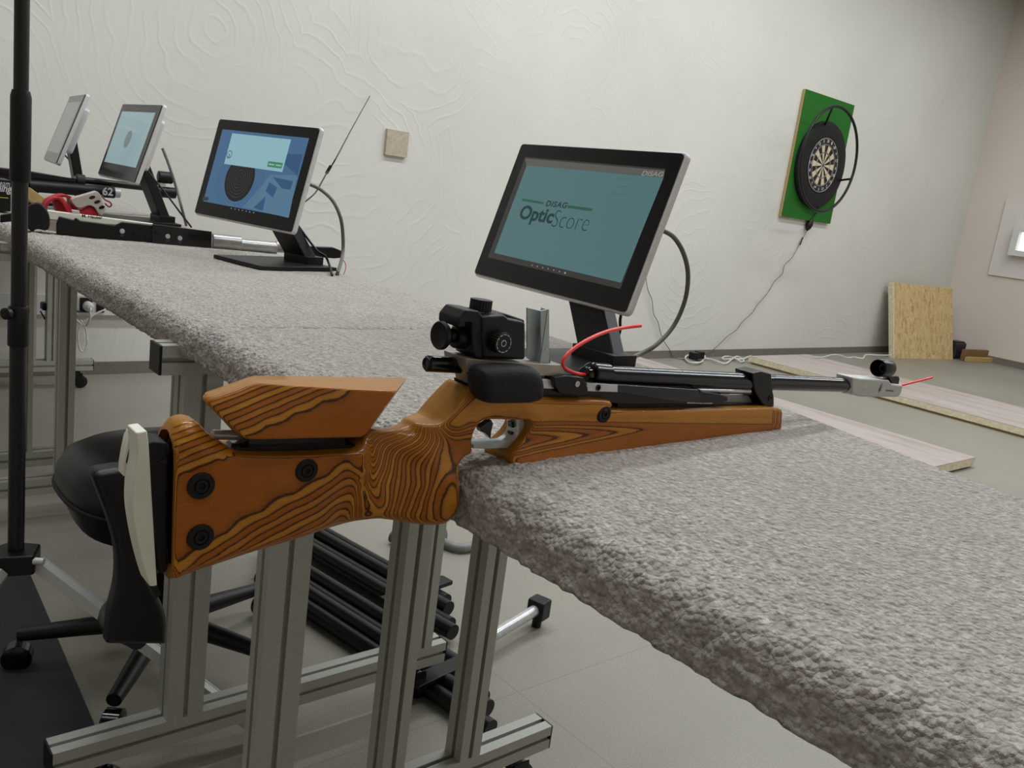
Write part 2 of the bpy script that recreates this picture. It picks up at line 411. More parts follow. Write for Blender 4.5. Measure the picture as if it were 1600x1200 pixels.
def table(y0, y1, frames, label, xr=XBK):
    t = empty('range_table', ((XF+XBK)/2, (y0+y1)/2, 0)); tag(t, label, 'table', 'shooting tables in a row')
    MB().box((XF+.016, y0+.006, TZ-.031), (xr-.004, y1-.006, TZ-.012)).build('tabletop', LAM, t, bev=.001)
    for (fy, legs, x0) in frames:
        xe1 = 1.075 if fy > .5 else .93
        MB_ = profile_bar((x0, fy, .7375), xe1-x0, 'x', .045, .045); MB_.build('beam', ALU, t)
        for xe, s in ((x0, -1), (xe1, 1)):
            MB().box((min(xe, xe+s*.004), fy-.0225, .715), (max(xe, xe+s*.004), fy+.0225, .760)).build('end_cap', BLACK, t, bev=.001)
        for (lx, wx, wy) in legs: profile_leg(lx, fy, wx, wy, .125, .715).build('leg', ALU, t)
        profile_bar((.30, fy, .1025), .74, 'x', .045, .045).build('foot_bar', ALU, t)
        for xe, s in ((.30, -1), (1.04, 1)):
            MB().box((min(xe, xe+s*.003), fy-.0225, .08), (max(xe, xe+s*.003), fy+.0225, .125)).build('end_cap', BLACK, t)
        for cx in (.36, .97): caster(t, cx, fy, .08)
    # long rails under the top
    for rx in (.56, .90):
        MB().box((rx-.0225, y0+.05, .7605), (rx+.0225, y1-.05, .7648)).build('rail', ALU, t)
    return t
L45 = .045
table(-.30, 1.22, [(-.1, [(.5, .06, .04), (.88, L45, L45)], .44), (.965, [(.50, .06, .035), (.70, .042, .042), (.855, .042, .042)], .475)],
      'near carpet-topped table on an aluminium profile frame, under the wooden air rifle', XBK-.135)
table(1.23, 2.62, [(1.292, [(.50, .06, .045), (.98, L45, L45)], .435), (2.5, [(.60, .04, .045), (1.0, L45, L45)], .44)],
      'middle aluminium-framed table carrying the blue-screen monitor')
table(2.63, 4.0, [(2.735, [(.55, .034, .045), (1.0, L45, L45)], .44), (3.90, [(.80, .04, L45), (.88, .04, L45)], .5)],
      'far aluminium-framed table against the white wall at the left')
carpet(-.32, 1.219, .0034, TZ+.003, 'grey tufted carpet on the near table, under the wooden air rifle', 'carpets on the shooting tables', True)
carpet(1.230, 2.62, .0055, TZ, 'grey carpet on the middle table, under the blue-screen monitor', 'carpets on the shooting tables')
carpet(2.626, 4.0, .009, TZ, 'grey carpet on the far table at the left, under the black rifles and red gear', 'carpets on the shooting tables')

# ------------------------------------------------------------------ the wooden air rifle
YC = .593; YFR = .571
R0 = Py(1000, 703, YC); R0 = V((R0.x, YC, TZ))
rifle = empty('air_rifle', R0)
tag(rifle, 'match air rifle with a striped laminated wood stock resting on the near carpet', 'rifle')
PLY = .00125
def rbf(ctrl, scale=100.0):
    A = np.array([c[:2] for c in ctrl], float)/scale; y = np.array([c[2] for c in ctrl], float)
    def phi(r2): return np.where(r2 > 1e-12, r2*np.log(r2+1e-12), 0)
    n = len(A); K = phi(((A[:, None]-A[None])**2).sum(2))+np.eye(n)*1e-3; Pm = np.hstack([np.ones((n, 1)), A])
    S = np.block([[K, Pm], [Pm.T, np.zeros((3, 3))]]); c = np.linalg.solve(S, np.concatenate([y, np.zeros(3)]))
    def f(q):
        q = np.asarray(q, float)/scale
        return phi(((q[:, None]-A[None])**2).sum(2))@c[:n]+np.hstack([np.ones((len(q), 1)), q])@c[n:]
    return f
def proj_px(p):
    d = V(p)-CP; z = d.dot(_fw); return (800+d.dot(_rt)/z*F_PX, 600-d.dot(_up)/z*F_PX)
def densify(P, step):
    out = []
    for i in range(len(P)):
        a = np.array(P[i]); b = np.array(P[(i+1) % len(P)]); n = max(1, int(np.linalg.norm(b-a)/step))
        out += [tuple(a+(b-a)*k/n) for k in range(n)]
    return out
def smooth_closed(P, sharp, n=6):
    # closed Catmull-Rom through px points; indices in `sharp` keep a corner
    m = len(P); out = []
    for i in range(m):
        p1 = np.array(P[i]); p2 = np.array(P[(i+1) % m])
        p0 = np.array(P[i-1]) if i not in sharp else 2*p1-p2
        p3 = np.array(P[(i+2) % m]) if (i+1) % m not in sharp else 2*p2-p1
        for k in range(n):
            t = k/n
            out.append(tuple(.5*((2*p1)+(p2-p0)*t+(2*p0-5*p1+4*p2-p3)*t*t+(3*p1-p0-3*p2+p3)*t**3)))
    return out
def dist_poly(Q, P):
    Q = np.asarray(Q); d = np.full(len(Q), 1e9); idx = np.zeros(len(Q), int)
    for i in range(len(P)):
        a = np.array(P[i]); b = np.array(P[(i+1) % len(P)]); ab = b-a
        t = np.clip(((Q-a)@ab)/(ab@ab+1e-15), 0, 1); dd = np.linalg.norm(Q-(a+t[:, None]*ab), axis=1)
        m = dd < d; d[m] = dd[m]; idx[m] = i
    return d, idx
def inside(Q, P):
    Q = np.asarray(Q); c = np.zeros(len(Q), bool); n = len(P)
    for i in range(n):
        x1, y1 = P[i]; x2, y2 = P[(i+1) % n]
        m = ((y1 > Q[:, 1]) != (y2 > Q[:, 1]))
        if y1 != y2: c ^= m & (Q[:, 0] < (x2-x1)*(Q[:, 1]-y1)/(y2-y1)+x1)
    return c
def puffy(name, mat, parent, px_out, plane_y, yc, t0, depth, radius, res=.0028, back=.55, angle=40, attr=None, back_px=None, back_y=None, dropscale=None):
    """solid body with the given outline; depth(px)->ply steps, radius(px)->edge rounding, attr(px)->layer number shown on the face"""
    O = [Py(x, y, plane_y) for x, y in px_out]; O = [(p.x, p.z) for p in O]
    cnts = [max(1, int(math.dist(O[i], O[(i+1) % len(O)])/.0035)) for i in range(len(O))]
    def dens(P): return [(P[i][0]+(P[(i+1) % len(P)][0]-P[i][0])*k/cnts[i], P[i][1]+(P[(i+1) % len(P)][1]-P[i][1])*k/cnts[i]) for i in range(len(P)) for k in range(cnts[i])]
    Ob = None
    if back_px: Ob = [Py(x, y, back_y) for x, y in back_px]; Ob = dens([(p.x, p.z) for p in Ob])
    O = dens(O); n = len(O)
    area = sum(O[i][0]*O[(i+1) % n][1]-O[(i+1) % n][0]*O[i][1] for i in range(n))
    if area < 0:
        O = O[::-1]
        if Ob: Ob = Ob[::-1]
    pts = []
    Oa = np.array(O); tang = np.roll(Oa, -1, 0)-np.roll(Oa, 1, 0); nrm = np.stack([-tang[:, 1], tang[:, 0]], 1)
    nrm /= np.linalg.norm(nrm, axis=1)[:, None]+1e-12
    pxO = np.array([proj_px((x, plane_y, z)) for x, z in O]); rad = radius(pxO)
    for _ in range(6): rad = (np.roll(rad, 1)+rad+np.roll(rad, -1))/3
    for k in (.06, .2, .42, .7, 1.0):
        Q = Oa+nrm*(rad*k)[:, None]; d, _ = dist_poly(Q, O); ok = inside(Q, O) & (d > rad*k*.93)
        pts += [tuple(q) for q in Q[ok]]
    x0, z0 = Oa.min(0); x1, z1 = Oa.max(0)
    gx, gz = np.meshgrid(np.arange(x0, x1, res), np.arange(z0, z1, res)); gz[:, ::2] += res/2
    G = np.stack([gx.ravel(), gz.ravel()], 1); G = G[inside(G, O)]; d, idx = dist_poly(G, O)
    G = G[d > np.maximum(rad[idx]*1.08, .0012)]; pts += [tuple(q) for q in G]
    allp = [V(p) for p in O+pts]
    r = geometry.delaunay_2d_cdt(allp, [(i, (i+1) % n) for i in range(n)], [], 1, 1e-6)
    vs2, tri = r[0], r[2]
    P2 = np.array([(v.x, v.y) for v in vs2]); d, idx = dist_poly(P2, O)
    pxs = np.array([proj_px((x, plane_y, z)) for x, z in P2]); D = depth(pxs); rr = rad[idx]
    q = np.clip(d/rr, 0, 1); drop = rr*(1-np.sqrt(np.clip(1-(1-q)**2, 0, 1)))
    tf = np.maximum(t0+D*PLY, .004); tb = np.maximum(t0+D*PLY*back, .004)
    kf = np.minimum(1, (tf-.002)/np.maximum(rr, 1e-4)); kb = np.minimum(1, (tb-.002)/np.maximum(rr, 1e-4))
    yf = yc-(tf-drop*kf); yb = yc+(tb-drop*kb)
    m = len(P2); mb = MB()
    A = attr(pxs) if attr else np.zeros(m)
    cnt = {(a, b): 1 for t in tri for a, b in zip(t, t[1:]+t[:1])}
    bedge = [(a, b) for (a, b) in cnt if (b, a) not in cnt]
    front = [(P2[i][0], yf[i], P2[i][1]) for i in range(m)]
    dsc = dropscale(pxs) if dropscale else 1.0
    af = list(A-drop*kf/PLY*dsc)
    if Ob:
        Obn = np.array(Ob); near = {}
        for a, b in bedge:
            for i in (a, b):
                if i not in near: near[i] = int(np.argmin(((Oa-P2[i])**2).sum(1)))
        keys = sorted(near, key=lambda i: near[i]); pos = {k: m+j for j, k in enumerate(keys)}
        vs = front+[(Obn[near[i]][0], back_y, Obn[near[i]][1]) for i in keys]
        fs = [tuple(t) for t in tri]+[(b, a, pos[a], pos[b]) for a, b in bedge]+[tuple(pos[k] for k in keys)[::-1]]
        mb.add(vs, fs); at = af+[af[k]-(back_y-yf[k])/PLY for k in keys]
    else:
        vs = front+[(P2[i][0], yb[i], P2[i][1]) for i in range(m)]
        fs = [tuple(t) for t in tri]+[tuple(i+m for i in t[::-1]) for t in tri]+[(b, a, a+m, b+m) for a, b in bedge]
        mb.add(vs, fs); at = af+list(np.array(af)-(yb-yf)/PLY)
    ob = mb.build(name, mat, parent, angle=angle)
    if attr:
        ed = np.clip(drop*kf/np.maximum(rr, 1e-4)*np.minimum(rr/.003, 1), 0, 1)
        edg = list(ed)+([1.0]*(len(at)-m) if Ob else list(ed))
        le = ob.data.attributes.new('edge', 'FLOAT', 'POINT'); le.data.foreach_set('value', np.array(edg, dtype=np.float32))
        la = ob.data.attributes.new('layer', 'FLOAT', 'POINT'); la.data.foreach_set('value', np.array(at, dtype=np.float32))
    return ob

stock_px = [(276, 690), (290, 670), (316, 666), (340, 688), (366, 706), (384, 712), (470, 712), (560, 707), (575, 699), (592, 686), (630, 683), (655, 677),
            (666, 669), (680, 667), (693, 664), (742, 608), (760, 612), (850, 622), (945, 624), (958, 632), (975, 642), (1205, 637), (1222, 640), (1222, 671),
            (1010, 701), (801, 731), (800, 720), (802, 711), (810, 703), (820, 692), (828, 681), (833, 671), (834, 662), (826, 657), (771, 657), (757, 659), (749, 666), (744, 678),
            (742, 695), (743, 707), (739, 712), (728, 718), (720, 730), (718, 750), (715, 775), (709, 795), (698, 812), (684, 820), (655, 822), (612, 818), (595, 819),
            (575, 825), (545, 833), (480, 852), (380, 880), (271, 914)]
sharp = {0, 4, 7, 15, 14, 19, 21, 22, 23, 25, 39-7, 33, 39, 55}
stock_px = smooth_closed(stock_px, sharp, 4)
ctrl = [(285, 760, 0), (285, 820, 0), (300, 700, 0), (350, 760, 0), (400, 730, 0), (450, 725, 0), (520, 720, 0), (380, 800, .1), (335, 845, 0), (450, 760, .1), (500, 740, 0), (285, 870, -.2),
        (407, 800, -.2), (565, 716, -.4), (300, 858, -.3), (400, 830, -1.8), (350, 872, -1.6), (400, 858, -3.2), (470, 800, -2.0), (470, 840, -4.4), (530, 760, -2.4), (530, 790, -4.6), (530, 822, -7), (555, 815, -8), (555, 770, -4.6), (560, 740, -2.2),
        (573, 700, -1.6), (576, 740, -1.5), (578, 780, -3.2), (574, 818, -7),
        (585, 800, -2.4), (592, 770, -4.4), (596, 740, -7.4), (602, 710, -10.5), (606, 690, -12.5), (630, 686, -12), (655, 681, -9.5), (585, 700, -7),
        (640, 720, -5.5), (630, 760, -2.2), (620, 800, -.6), (645, 790, 1.4), (650, 750, 1.2), (657, 710, .5), (664, 688, -4), (672, 675, -5),
        (668, 780, 6), (672, 740, 5.2), (675, 705, 2.6), (682, 685, -.6), (693, 778, 10), (690, 745, 7.4), (692, 815, 7), (665, 815, 4), (711, 765, 6), (705, 725, 2),
        (700, 705, -1.2), (715, 706, -1.6), (733, 700, -2), (710, 690, -2.2), (735, 680, -1), (700, 676, 0), (725, 664, 1), (700, 655, 1.2), (740, 640, 1.2), (745, 615, 1.2), (800, 640, 1.2), (850, 640, 1.2), (900, 640, 1.2),
        (845, 655, 1.0), (950, 650, 1.1), (1050, 655, 1.1), (1150, 650, 1.1), (1215, 645, 1.0), (1215, 668, .2), (1120, 672, .2), (840, 672, -1.8), (835, 690, -4.2), (870, 682, -3.6), (910, 675, -2.6), (950, 671, -1.4), (1000, 672, -.3),
        (1050, 672, .1), (830, 712, -.6), (812, 722, .3), (880, 705, -.1), (950, 698, 0), (1050, 688, .1), (1130, 680, .2)]
# layer pattern on the visible side: contour lines of the laminated blank
Zc = lambda x, y: (250+x/2.847, 547+y/2.847)
pat = []
L1 = [(110, 930), (200, 875), (300, 815), (450, 722), (600, 641), (750, 560), (850, 505)]
for x, y in L1:
    for k in range(1, 9):
        yy = y+37*(k-1)
        if yy < 960-(x-80)*.21: pat.append((*Zc(x, yy), -k))
for k in range(1, 8):
    y0_ = 490+37*(k-1)
    for yy in range(y0_+45, 790, 55): pat.append((*Zc(926-8.5*(k-1)-(790-yy)*.09, yy), -k))
for k in range(0, 8):
    for t_ in (0, .33, .66, 1):
        xa, ya, xb, yb_ = (92, 543-31*k, 335-k*14, 448-k*24)
        pat.append((*Zc(xa+(xb-xa)*t_, ya+(yb_-ya)*t_), -1.0-k))
for p_ in ((110, 590), (200, 560), (250, 520), (300, 500), (360, 465), (150, 650), (250, 600), (330, 700), (420, 620), (500, 560), (600, 560), (700, 500), (800, 470), (850, 462), (120, 820), (160, 780), (300, 740), (450, 480), (620, 475), (100, 890), (420, 690)): pat.append((*Zc(*p_), -.5))
for p_ in ((905, 462), (912, 540), (926, 640), (930, 670), (935, 700), (940, 740), (944, 772), (980, 776)): pat.append((*Zc(*p_), -.65))
for j, yb_ in enumerate((745, 690, 655, 620, 590, 560, 535, 510, 490, 470, 450, 432)):
    pat.append((*Zc(966, yb_), -(j+1)))
    if j < 9: pat.append((*Zc(945+j*.5, yb_-28), -(j+1)-.1))
for x, v in ((916, -1.2), (926, -2.4), (940, -4)): pat.append((*Zc(x, 590), v))
for x, v in ((912, -1.5), (925, -4), (940, -7)): pat.append((*Zc(x, 500), v))
for x in range(1000, 1240, 28): pat.append((*Zc(x, 450), -9.3+(x-1000)/13.5))
for x in range(1005, 1180, 25): pat.append((*Zc(x, 600), -3+(x-1005)/18))
for x in range(1020, 1170, 20): pat.append((*Zc(x, 770), 1+(x-1020)/20))
for x, v in ((1000, -2.2), (1020, -1), (1060, 1.6), (1100, 3.8), (1150, 6.6)): pat.append((*Zc(x, 690), v))
for p_, v in (((1020, 400), -12), ((1080, 395), -10), ((1130, 385), -7), ((1160, 375), -4.5), ((1185, 365), -1.5), ((1205, 352), 1.5), ((1222, 350), 4.5), ((1235, 365), 6.5)): pat.append((*Zc(*p_), v))
for a_ in range(12):
    q = a_*math.pi/6; pat.append((*Zc(1262+42*math.cos(q)+12*math.sin(-q), 668+94*math.sin(q)), 10)); 
    if a_ in (2, 3, 4, 5, 6, 7): pat.append((*Zc(1258+66*math.cos(q), 675+120*math.sin(q)), 9.1))
for p_, v in (((1268, 668), 10.9), ((1268, 640), 10.6), ((1266, 700), 10.6), ((1290, 523), 9.0), ((1262, 545), 9.2), ((1325, 640), 9.3), ((1330, 575), 9.2), ((1315, 545), 9.1), ((1262, 480), 8.5), ((1285, 450), 8.9), ((1272, 400), 8.8), ((1250, 370), 8.4),
              ((1340, 450), 9.55), ((1370, 430), 9.5), ((1325, 480), 9.5), ((1310, 430), 9.4), ((1395, 450), 9.6), ((1330, 412), 9.7), ((1300, 395), 10.2), ((1330, 400), 10.4), ((1365, 390), 10.4), ((1330, 375), 11.8), ((1290, 370), 11.8), ((1370, 365), 11.8), ((1330, 352), 13.6), ((1400, 345), 12.6), ((1270, 352), 12), ((1240, 345), 10),
              ((1300, 300), 14.5), ((1380, 270), 14.5), ((1340, 330), 14.4), ((1260, 320), 14.0), ((1450, 290), 14.5), ((1400, 310), 14.5)): pat.append((*Zc(*p_), v))
for x, y, v in ((760, 640, 14.5), (800, 640, 14.5), (850, 645, 14.5), (900, 645, 14.5), (950, 648, 14.5), (1000, 650, 14.5), (1050, 652, 14.5), (1100, 650, 14.5), (1150, 648, 14.5), (1200, 646, 14.5), (1215, 646, 14.5),
                (850, 657, 14.1), (950, 658, 14.1), (1050, 661, 13.95), (1150, 660, 13.95), (1205, 659, 13.95), (1070, 675, 13.5), (1150, 668, 13.5), (1120, 675, 13.5), (1205, 664, 13.5), (1060, 690, 13.5), (1000, 695, 13.5), (930, 703, 13.5), (870, 714, 13.5), (820, 722, 13.5), (1150, 680, 13.5),
                (1021, 670, 13), (990, 667, 13), (940, 664, 13), (880, 663, 13), (967, 678, 13), (920, 689, 13), (870, 702, 13), (820, 715, 13),
                (985, 671, 12), (930, 668, 12), (870, 668, 12), (950, 678, 12), (900, 688, 12), (850, 698, 12), (808, 710, 12.2),
                (932, 677, 11), (880, 673, 11), (840, 672, 11.2), (900, 682, 11), (860, 690, 11), (826, 700, 11.2), (872, 683, 10), (850, 680, 9.6), (836, 680, 9.8), (832, 690, 10), (845, 688, 9.7)): pat.append((x, y, v))
fA0 = rbf(pat)
def fA(P):
    v = fA0(P); x = P[:, 0]; y = P[:, 1]
    v = np.where((x > 735) & (y < 660), np.clip(v, 14.25, 14.6), v); v = np.where((x < 592) & (y > 690), np.minimum(v, -.35), v)
    s_ = np.clip((x-826)/198, -.2, 1); ax_y = 691-21*s_
    n_ = y-ax_y; om = np.clip(1-s_, .001, 2)
    u_ = np.where(n_ < 0, -n_/(27*om**.75), n_/(22*om**.9))
    m_ = om*(1-u_**1.6)
    yb = 657.5+(x-830)*.010
    end = np.clip(x-1205, 0, 30)/3.0
    base = 14.5-1.0*np.clip((y-yb)/3, 0, 1)
    t_ = np.where(m_ > 0, base-4.6*m_, base)
    w_ = np.clip((x-800)/14, 0, 1)*np.clip((y-651)/4, 0, 1)
    return v*(1-w_)+t_*w_-end
fD = rbf(ctrl)
def radius_stock(P):
    x = P[:, 0]; y = P[:, 1]; r = np.full(len(P), .005)
    r = np.where((x < 372) & (y < 712), .003+.014*np.clip((372-x)/22, 0, 1), r)
    r = np.where((x >= 372) & (x < 562) & (y < 720), .003, r)
    r = np.where((x < 590) & (y > 818) | (x < 480) & (y > 850), .011, r)
    r = np.where((x >= 575) & (x < 668) & (y < 705), .009, r)
    r = np.where((x >= 560) & (x < 720) & (y > 715), .010, r)
    r = np.where((x >= 575) & (x < 600) & (y < 705), .008, r)
    r = np.where((x > 742) & (x < 965) & (y < 640), .008, r)
    r = np.where((x < 280) & (y > 692) & (y < 906), .002, r)
    r = np.where((x >= 965), .0025, r)
    r = np.where((x > 795) & (x < 965) & (y > 655), .003, r)
    return r
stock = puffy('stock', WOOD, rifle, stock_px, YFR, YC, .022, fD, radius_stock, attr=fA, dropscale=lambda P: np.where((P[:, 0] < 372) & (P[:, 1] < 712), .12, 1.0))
# open channel at the rear end of the butt
ra = Py(276, 690, YFR); rb = Py(271, 914, YFR)
cut = MB()
def arch(x, ztop, zbot, hw, n=10):
    pts = [(x, YC-hw, zbot)]
    for k in range(n+1):
        a = math.pi*k/n; pts.append((x, YC-hw*math.cos(a), ztop-hw+hw*math.sin(a)))
    pts.append((x, YC+hw, zbot)); return pts
ztop = Py(276, 686, YFR).z; zbot = rb.z
cut.prism(arch(ra.x-.03, ztop, zbot+.012, .0165), (.055, 0, 0))
cuto = cut.build('tmp_cut', BLACK, rifle, smooth=False)
bm_ = stock.modifiers.new('hollow', 'BOOLEAN'); bm_.operation = 'DIFFERENCE'; bm_.object = cuto; bm_.solver = 'EXACT'
bpy.context.view_layer.update()
dg = bpy.context.evaluated_depsgraph_get(); me2 = bpy.data.meshes.new_from_object(stock.evaluated_get(dg)); 
stock.modifiers.clear(); stock.data = me2; bpy.data.objects.remove(cuto)
me2.shade_smooth(); me2.set_sharp_from_angle(angle=math.radians(40))

# cheek piece
def lerp_corners(C, n):
    out = []
    for i in range(len(C)):
        a, b = C[i], C[(i+1) % len(C)]
        for k in range(n): out.append((a[0]+(b[0]-a[0])*k/n, a[1]+(b[1]-a[1])*k/n))
    return out
ck_f = [(328, 631), (336, 626), (404, 603), (412, 602), (612, 611), (620, 612), (617, 617), (572, 679), (566, 683), (558, 684), (392, 687), (383, 685), (330, 637)]
ck_b = [(317, 619), (321, 613), (389, 589), (397, 587), (627, 590), (635, 592), (632, 597), (572, 680), (562, 683), (552, 684), (380, 687), (372, 683), (318, 624)]
fC = rbf([(385, 680, 0), (460, 650, 0), (540, 620, 0), (610, 620, .2), (560, 670, 0), (480, 675, 0), (332, 634, -6), (407, 606, -5.5), (370, 640, -3), (440, 620, -2), (480, 608, -2), (520, 608, -1), (360, 662, -2), (400, 650, -1)])
cp_ = []
for k in range(0, 9):
    # parallel diagonal lines in the upper left of the cheek piece
    for t_ in (0, .25, .5, .75, 1):
        xa, ya, xb, yb_ = (372-k*6.2, 684-k*7.4, 548-k*19.5, 608-k*1.1)
        cp_.append((xa+(xb-xa)*t_, ya+(yb_-ya)*t_, -1.0-k))
for p_ in ((420, 680), (480, 678), (560, 672), (590, 640), (610, 618), (560, 615), (500, 650), (450, 668), (540, 645), (400, 684)): cp_.append((*p_, -.5))
fCA = rbf(cp_)
def radC(P):
    x = P[:, 0]; y = P[:, 1]; r = np.full(len(P), .0016)
    return np.where((y < 634) & (x < 410), .005, r)
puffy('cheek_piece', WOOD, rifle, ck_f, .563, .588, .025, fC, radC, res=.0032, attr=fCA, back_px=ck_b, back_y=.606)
def OUT(mb, pts, y0, dy, mi=0): mb.prism([Py(x, y, y0) for x, y in pts], (0, dy, 0), mi); return mb
OUT(MB(), [(374, 700), (555, 695), (560, 702), (552, 708), (380, 711), (366, 706)], YC-.010, .020).build('cheek_slot_plate', BLACKG, rifle)
OUT(MB(), [(388, 684), (540, 682), (540, 702), (388, 706)], YC-.006, .012).build('cheek_bracket', BLACKG, rifle, bev=.0005)
b = MB(); b.tube([Py(332, 679, YC+.006), Py(420, 681, YC+.006)], .0038); b.build('cheek_rod', CHROME, rifle)
# screws
def screw(px, py, r, yface):
    c = Py(px, py, yface)
    s = MB().lathe(c, (0, -1, 0), [(-.002, r), (.0010, r), (.0016, r*.93), (.0017, r*.60), (.0006, r*.56), (.0006, r*.50), (.0020, r*.46), (.0020, r*.27), (.0004, r*.25)], 36)
    s.build('stock_screw', RUBBER, rifle)
for a in ((314, 759, .0098, YFR-.0005), (313, 839, .0098, YFR-.0005), (479, 735, .0092, YFR-.0005), (944, 647, .0088, YFR-.0016)): screw(*a)
# butt plate hardware
BY = YC
OUT(MB(), [(228, 694), (240, 690), (262, 692), (262, 716), (248, 722), (262, 726), (262, 880), (262, 893), (250, 898), (246, 880), (238, 820), (232, 740)], BY-.012, .024).build('butt_plate_carrier', RUBBER, rifle, bev=.0015)
OUT(MB(), [(246, 712), (276, 712), (279, 720), (280, 890), (268, 896), (262, 884), (254, 800), (248, 740)], BY-.011, .018).build('carrier_rail', BLACKG, rifle, bev=.001)
c0 = Py(240, 706, BY-.004); MB().lathe(c0, (1, 0, -.03), [(0, .006), (.001, .0065), (.018, .0065), (.019, .006)], 20).build('adjusting_screw', BLACKM, rifle)
bp = [(206, 676), (227, 673), (231, 700), (236, 770), (242, 850), (246, 916), (232, 917), (224, 898), (213, 865), (205, 825), (201, 790), (203, 750), (209, 712)]
bp = smooth_closed(bp, {0, 1, 5, 6}, 3)
OUT(MB(), [(x+6*max(0, min(1, (243-x)/30)), y) for x, y in bp], YC-.014, .020).build('butt_plate', PLATE, rifle, bev=.0012)
bs = [(206, 676), (212, 690), (207, 712), (202, 742), (193, 745), (193, 728), (197, 705), (201, 686)]
so = OUT(MB(), bs, YC+.004, .012).build('butt_plate_flange', PLATE, rifle, bev=.0008)
OUT(MB(), [(206, 690), (209, 694), (204, 712), (199, 726), (197, 722), (201, 706)], YC+.0035, .002).build('slot', BLACKG, so)
OUT(MB(), [(233, 915), (245, 912), (252, 930), (243, 935)], YC-.006, .012).build('heel_block', BLACK, rifle)

# action
def cyl(mb, a, b, r, Y=YC, seg=28, mi=0, r2=None):
    p, q = Py(*a, Y), Py(*b, Y); L = (q-p).length; r2 = r if r2 is None else r2
    e = min(r, r2)*.12
    mb.lathe(p, q-p, [(0, r-e), (e, r), (L-e, r2), (L, r2-e)], seg, mi); return mb
c = cyl(MB(), (667, 568), (740, 572), .0072); c.build('cocking_knob', BLACKG, rifle)
p = Py(667, 568, YC); c = MB().ring(p+V((-.0002, 0, 0)), (1, 0, -.04), .0048, .0012, 28, 8); c.build('knob_rim', BLACKM, rifle)
OUT(MB(), [(728, 561), (760, 563), (882, 571), (884, 600), (870, 600), (866, 592), (770, 592), (755, 588), (740, 600), (735, 606), (733, 592), (727, 585)], YC-.011, .022).build('receiver', TIT, rifle, bev=.0015)
OUT(MB(), [(735, 600), (835, 600), (912, 606), (1070, 616), (1075, 632), (970, 632), (945, 628), (740, 622)], YC-.013, .026).build('action_block', BLACKM, rifle, bev=.001)
# black rounded loading-port pad
pad = smooth_closed([(742, 578), (752, 571), (790, 569), (822, 571), (838, 580), (844, 598), (842, 618), (830, 627), (790, 629), (756, 628), (742, 616), (738, 596)], set(), 4)
puffy('bolt_handle_pad', RUBBER, rifle, pad, .560, .5615, .0135, lambda P: np.zeros(len(P)), lambda P: np.full(len(P), .012), res=.004, angle=180)
OUT(MB(), [(843, 592), (870, 594), (872, 608), (845, 607)], YC-.020, .012).build('lever_link', CHROME, rifle, bev=.0005)
cb = OUT(MB(), [(866, 590), (884, 587), (912, 590), (919, 606), (919, 616), (908, 619), (876, 615), (868, 604)], YC-.026, .018).build('side_clamp', BLACKM, rifle, bev=.0012)
p = Py(902, 600, YC-.0262); MB().lathe(p, (0, -1, 0), [(-.001, .0029), (.0006, .0029), (.0006, .0013), (0, .0012)], 6+14).build('screw', CHROME, cb)
lv = MB(); OUT(lv, [(917, 598), (966, 601), (1060, 607), (1092, 609), (1096, 622), (1094, 630), (1060, 628), (966, 613), (917, 611)], YC-.022, .008)
lev = lv.build('cocking_lever', TUBE, rifle, bev=.001)
OUT(MB(), [(917, 599), (965, 601.5), (965, 612.5), (917, 611)], YC-.0226, .001).build('bright_face', CHROME, lev)
p = Py(935, 606, YC-.0230); MB().lathe(p, (0, -1, 0), [(-.001, .0032), (.0004, .0032), (.0004, .0016), (-.0004, .0015)], 20).build('screw', BLACKM, lev)
OUT(MB(), [(1093, 608), (1098, 612), (1128, 617), (1137, 620), (1137, 627), (1126, 629), (1098, 630), (1094, 629)], YC-.020, .012).build('lever_tip', BLACKM, rifle, bev=.0008)
# barrel tube and cylinder
c = MB(); cyl(c, (930, 588), (1200, 598.5), .0116, seg=36); c.build('barrel_jacket', TUBE, rifle)
c = MB(); cyl(c, (921, 585), (948, 587), .0128, seg=36); c.build('breech_ring', TUBE, rifle)
c = MB(); cyl(c, (912, 586), (926, 586), .0090); c.build('loading_port', BLACKG, rifle)
c = MB(); cyl(c, (965, 607), (1172, 611.5), .0022, Y=YC-.010); c.build('upper_rod', CHROME, rifle)
c = MB(); OUT(c, [(960, 604), (1190, 611), (1190, 617), (1125, 615), (960, 611)], YC-.008, .016); c.build('cylinder_rail', BLACKM, rifle)
c = MB(); OUT(c, [(1125, 612), (1140, 613), (1140, 616), (1125, 616)], YC-.011, .004); OUT(c, [(965, 628), (1190, 633), (1190, 637), (965, 636)], YC-.009, .018); c.build('lower_rail', BLACKM, rifle)
c = MB(); OUT(c, [(1120, 617), (1180, 618), (1194, 632), (1118, 631)], YC+.003, .004); c.build('rail_web', ZINC, rifle)
bd = OUT(MB(), [(1176, 583), (1190, 580), (1206, 584), (1208, 610), (1210, 620), (1210, 636), (1194, 636), (1180, 612)], YC-.0135, .027).build('barrel_band', BLACKM, rifle, bev=.002)
p = Py(1204, 622, YC-.0138); MB().lathe(p, (0, -1, 0), [(-.001, .0040), (.0006, .0040), (.0006, .0020), (-.0004, .002)], 20).build('screw', BLACKG, bd)
c = MB(); cyl(c, (1200, 597), (1335, 602), .0103, seg=36); c.build('barrel', TUBE, rifle)
mz = OUT(MB(), [(1333, 589), (1346, 591), (1390, 594), (1394, 600), (1412, 602), (1408, 617), (1403, 621), (1345, 620.5), (1332, 616)], YC-.0135, .027).build('muzzle_sleeve', SILVER, rifle, bev=.003)
c = MB(); cyl(c, (1319, 601), (1340, 602.5), .0122, seg=24, r2=.0146); c.build('sleeve_collar', SILVER, rifle, bev=.001)
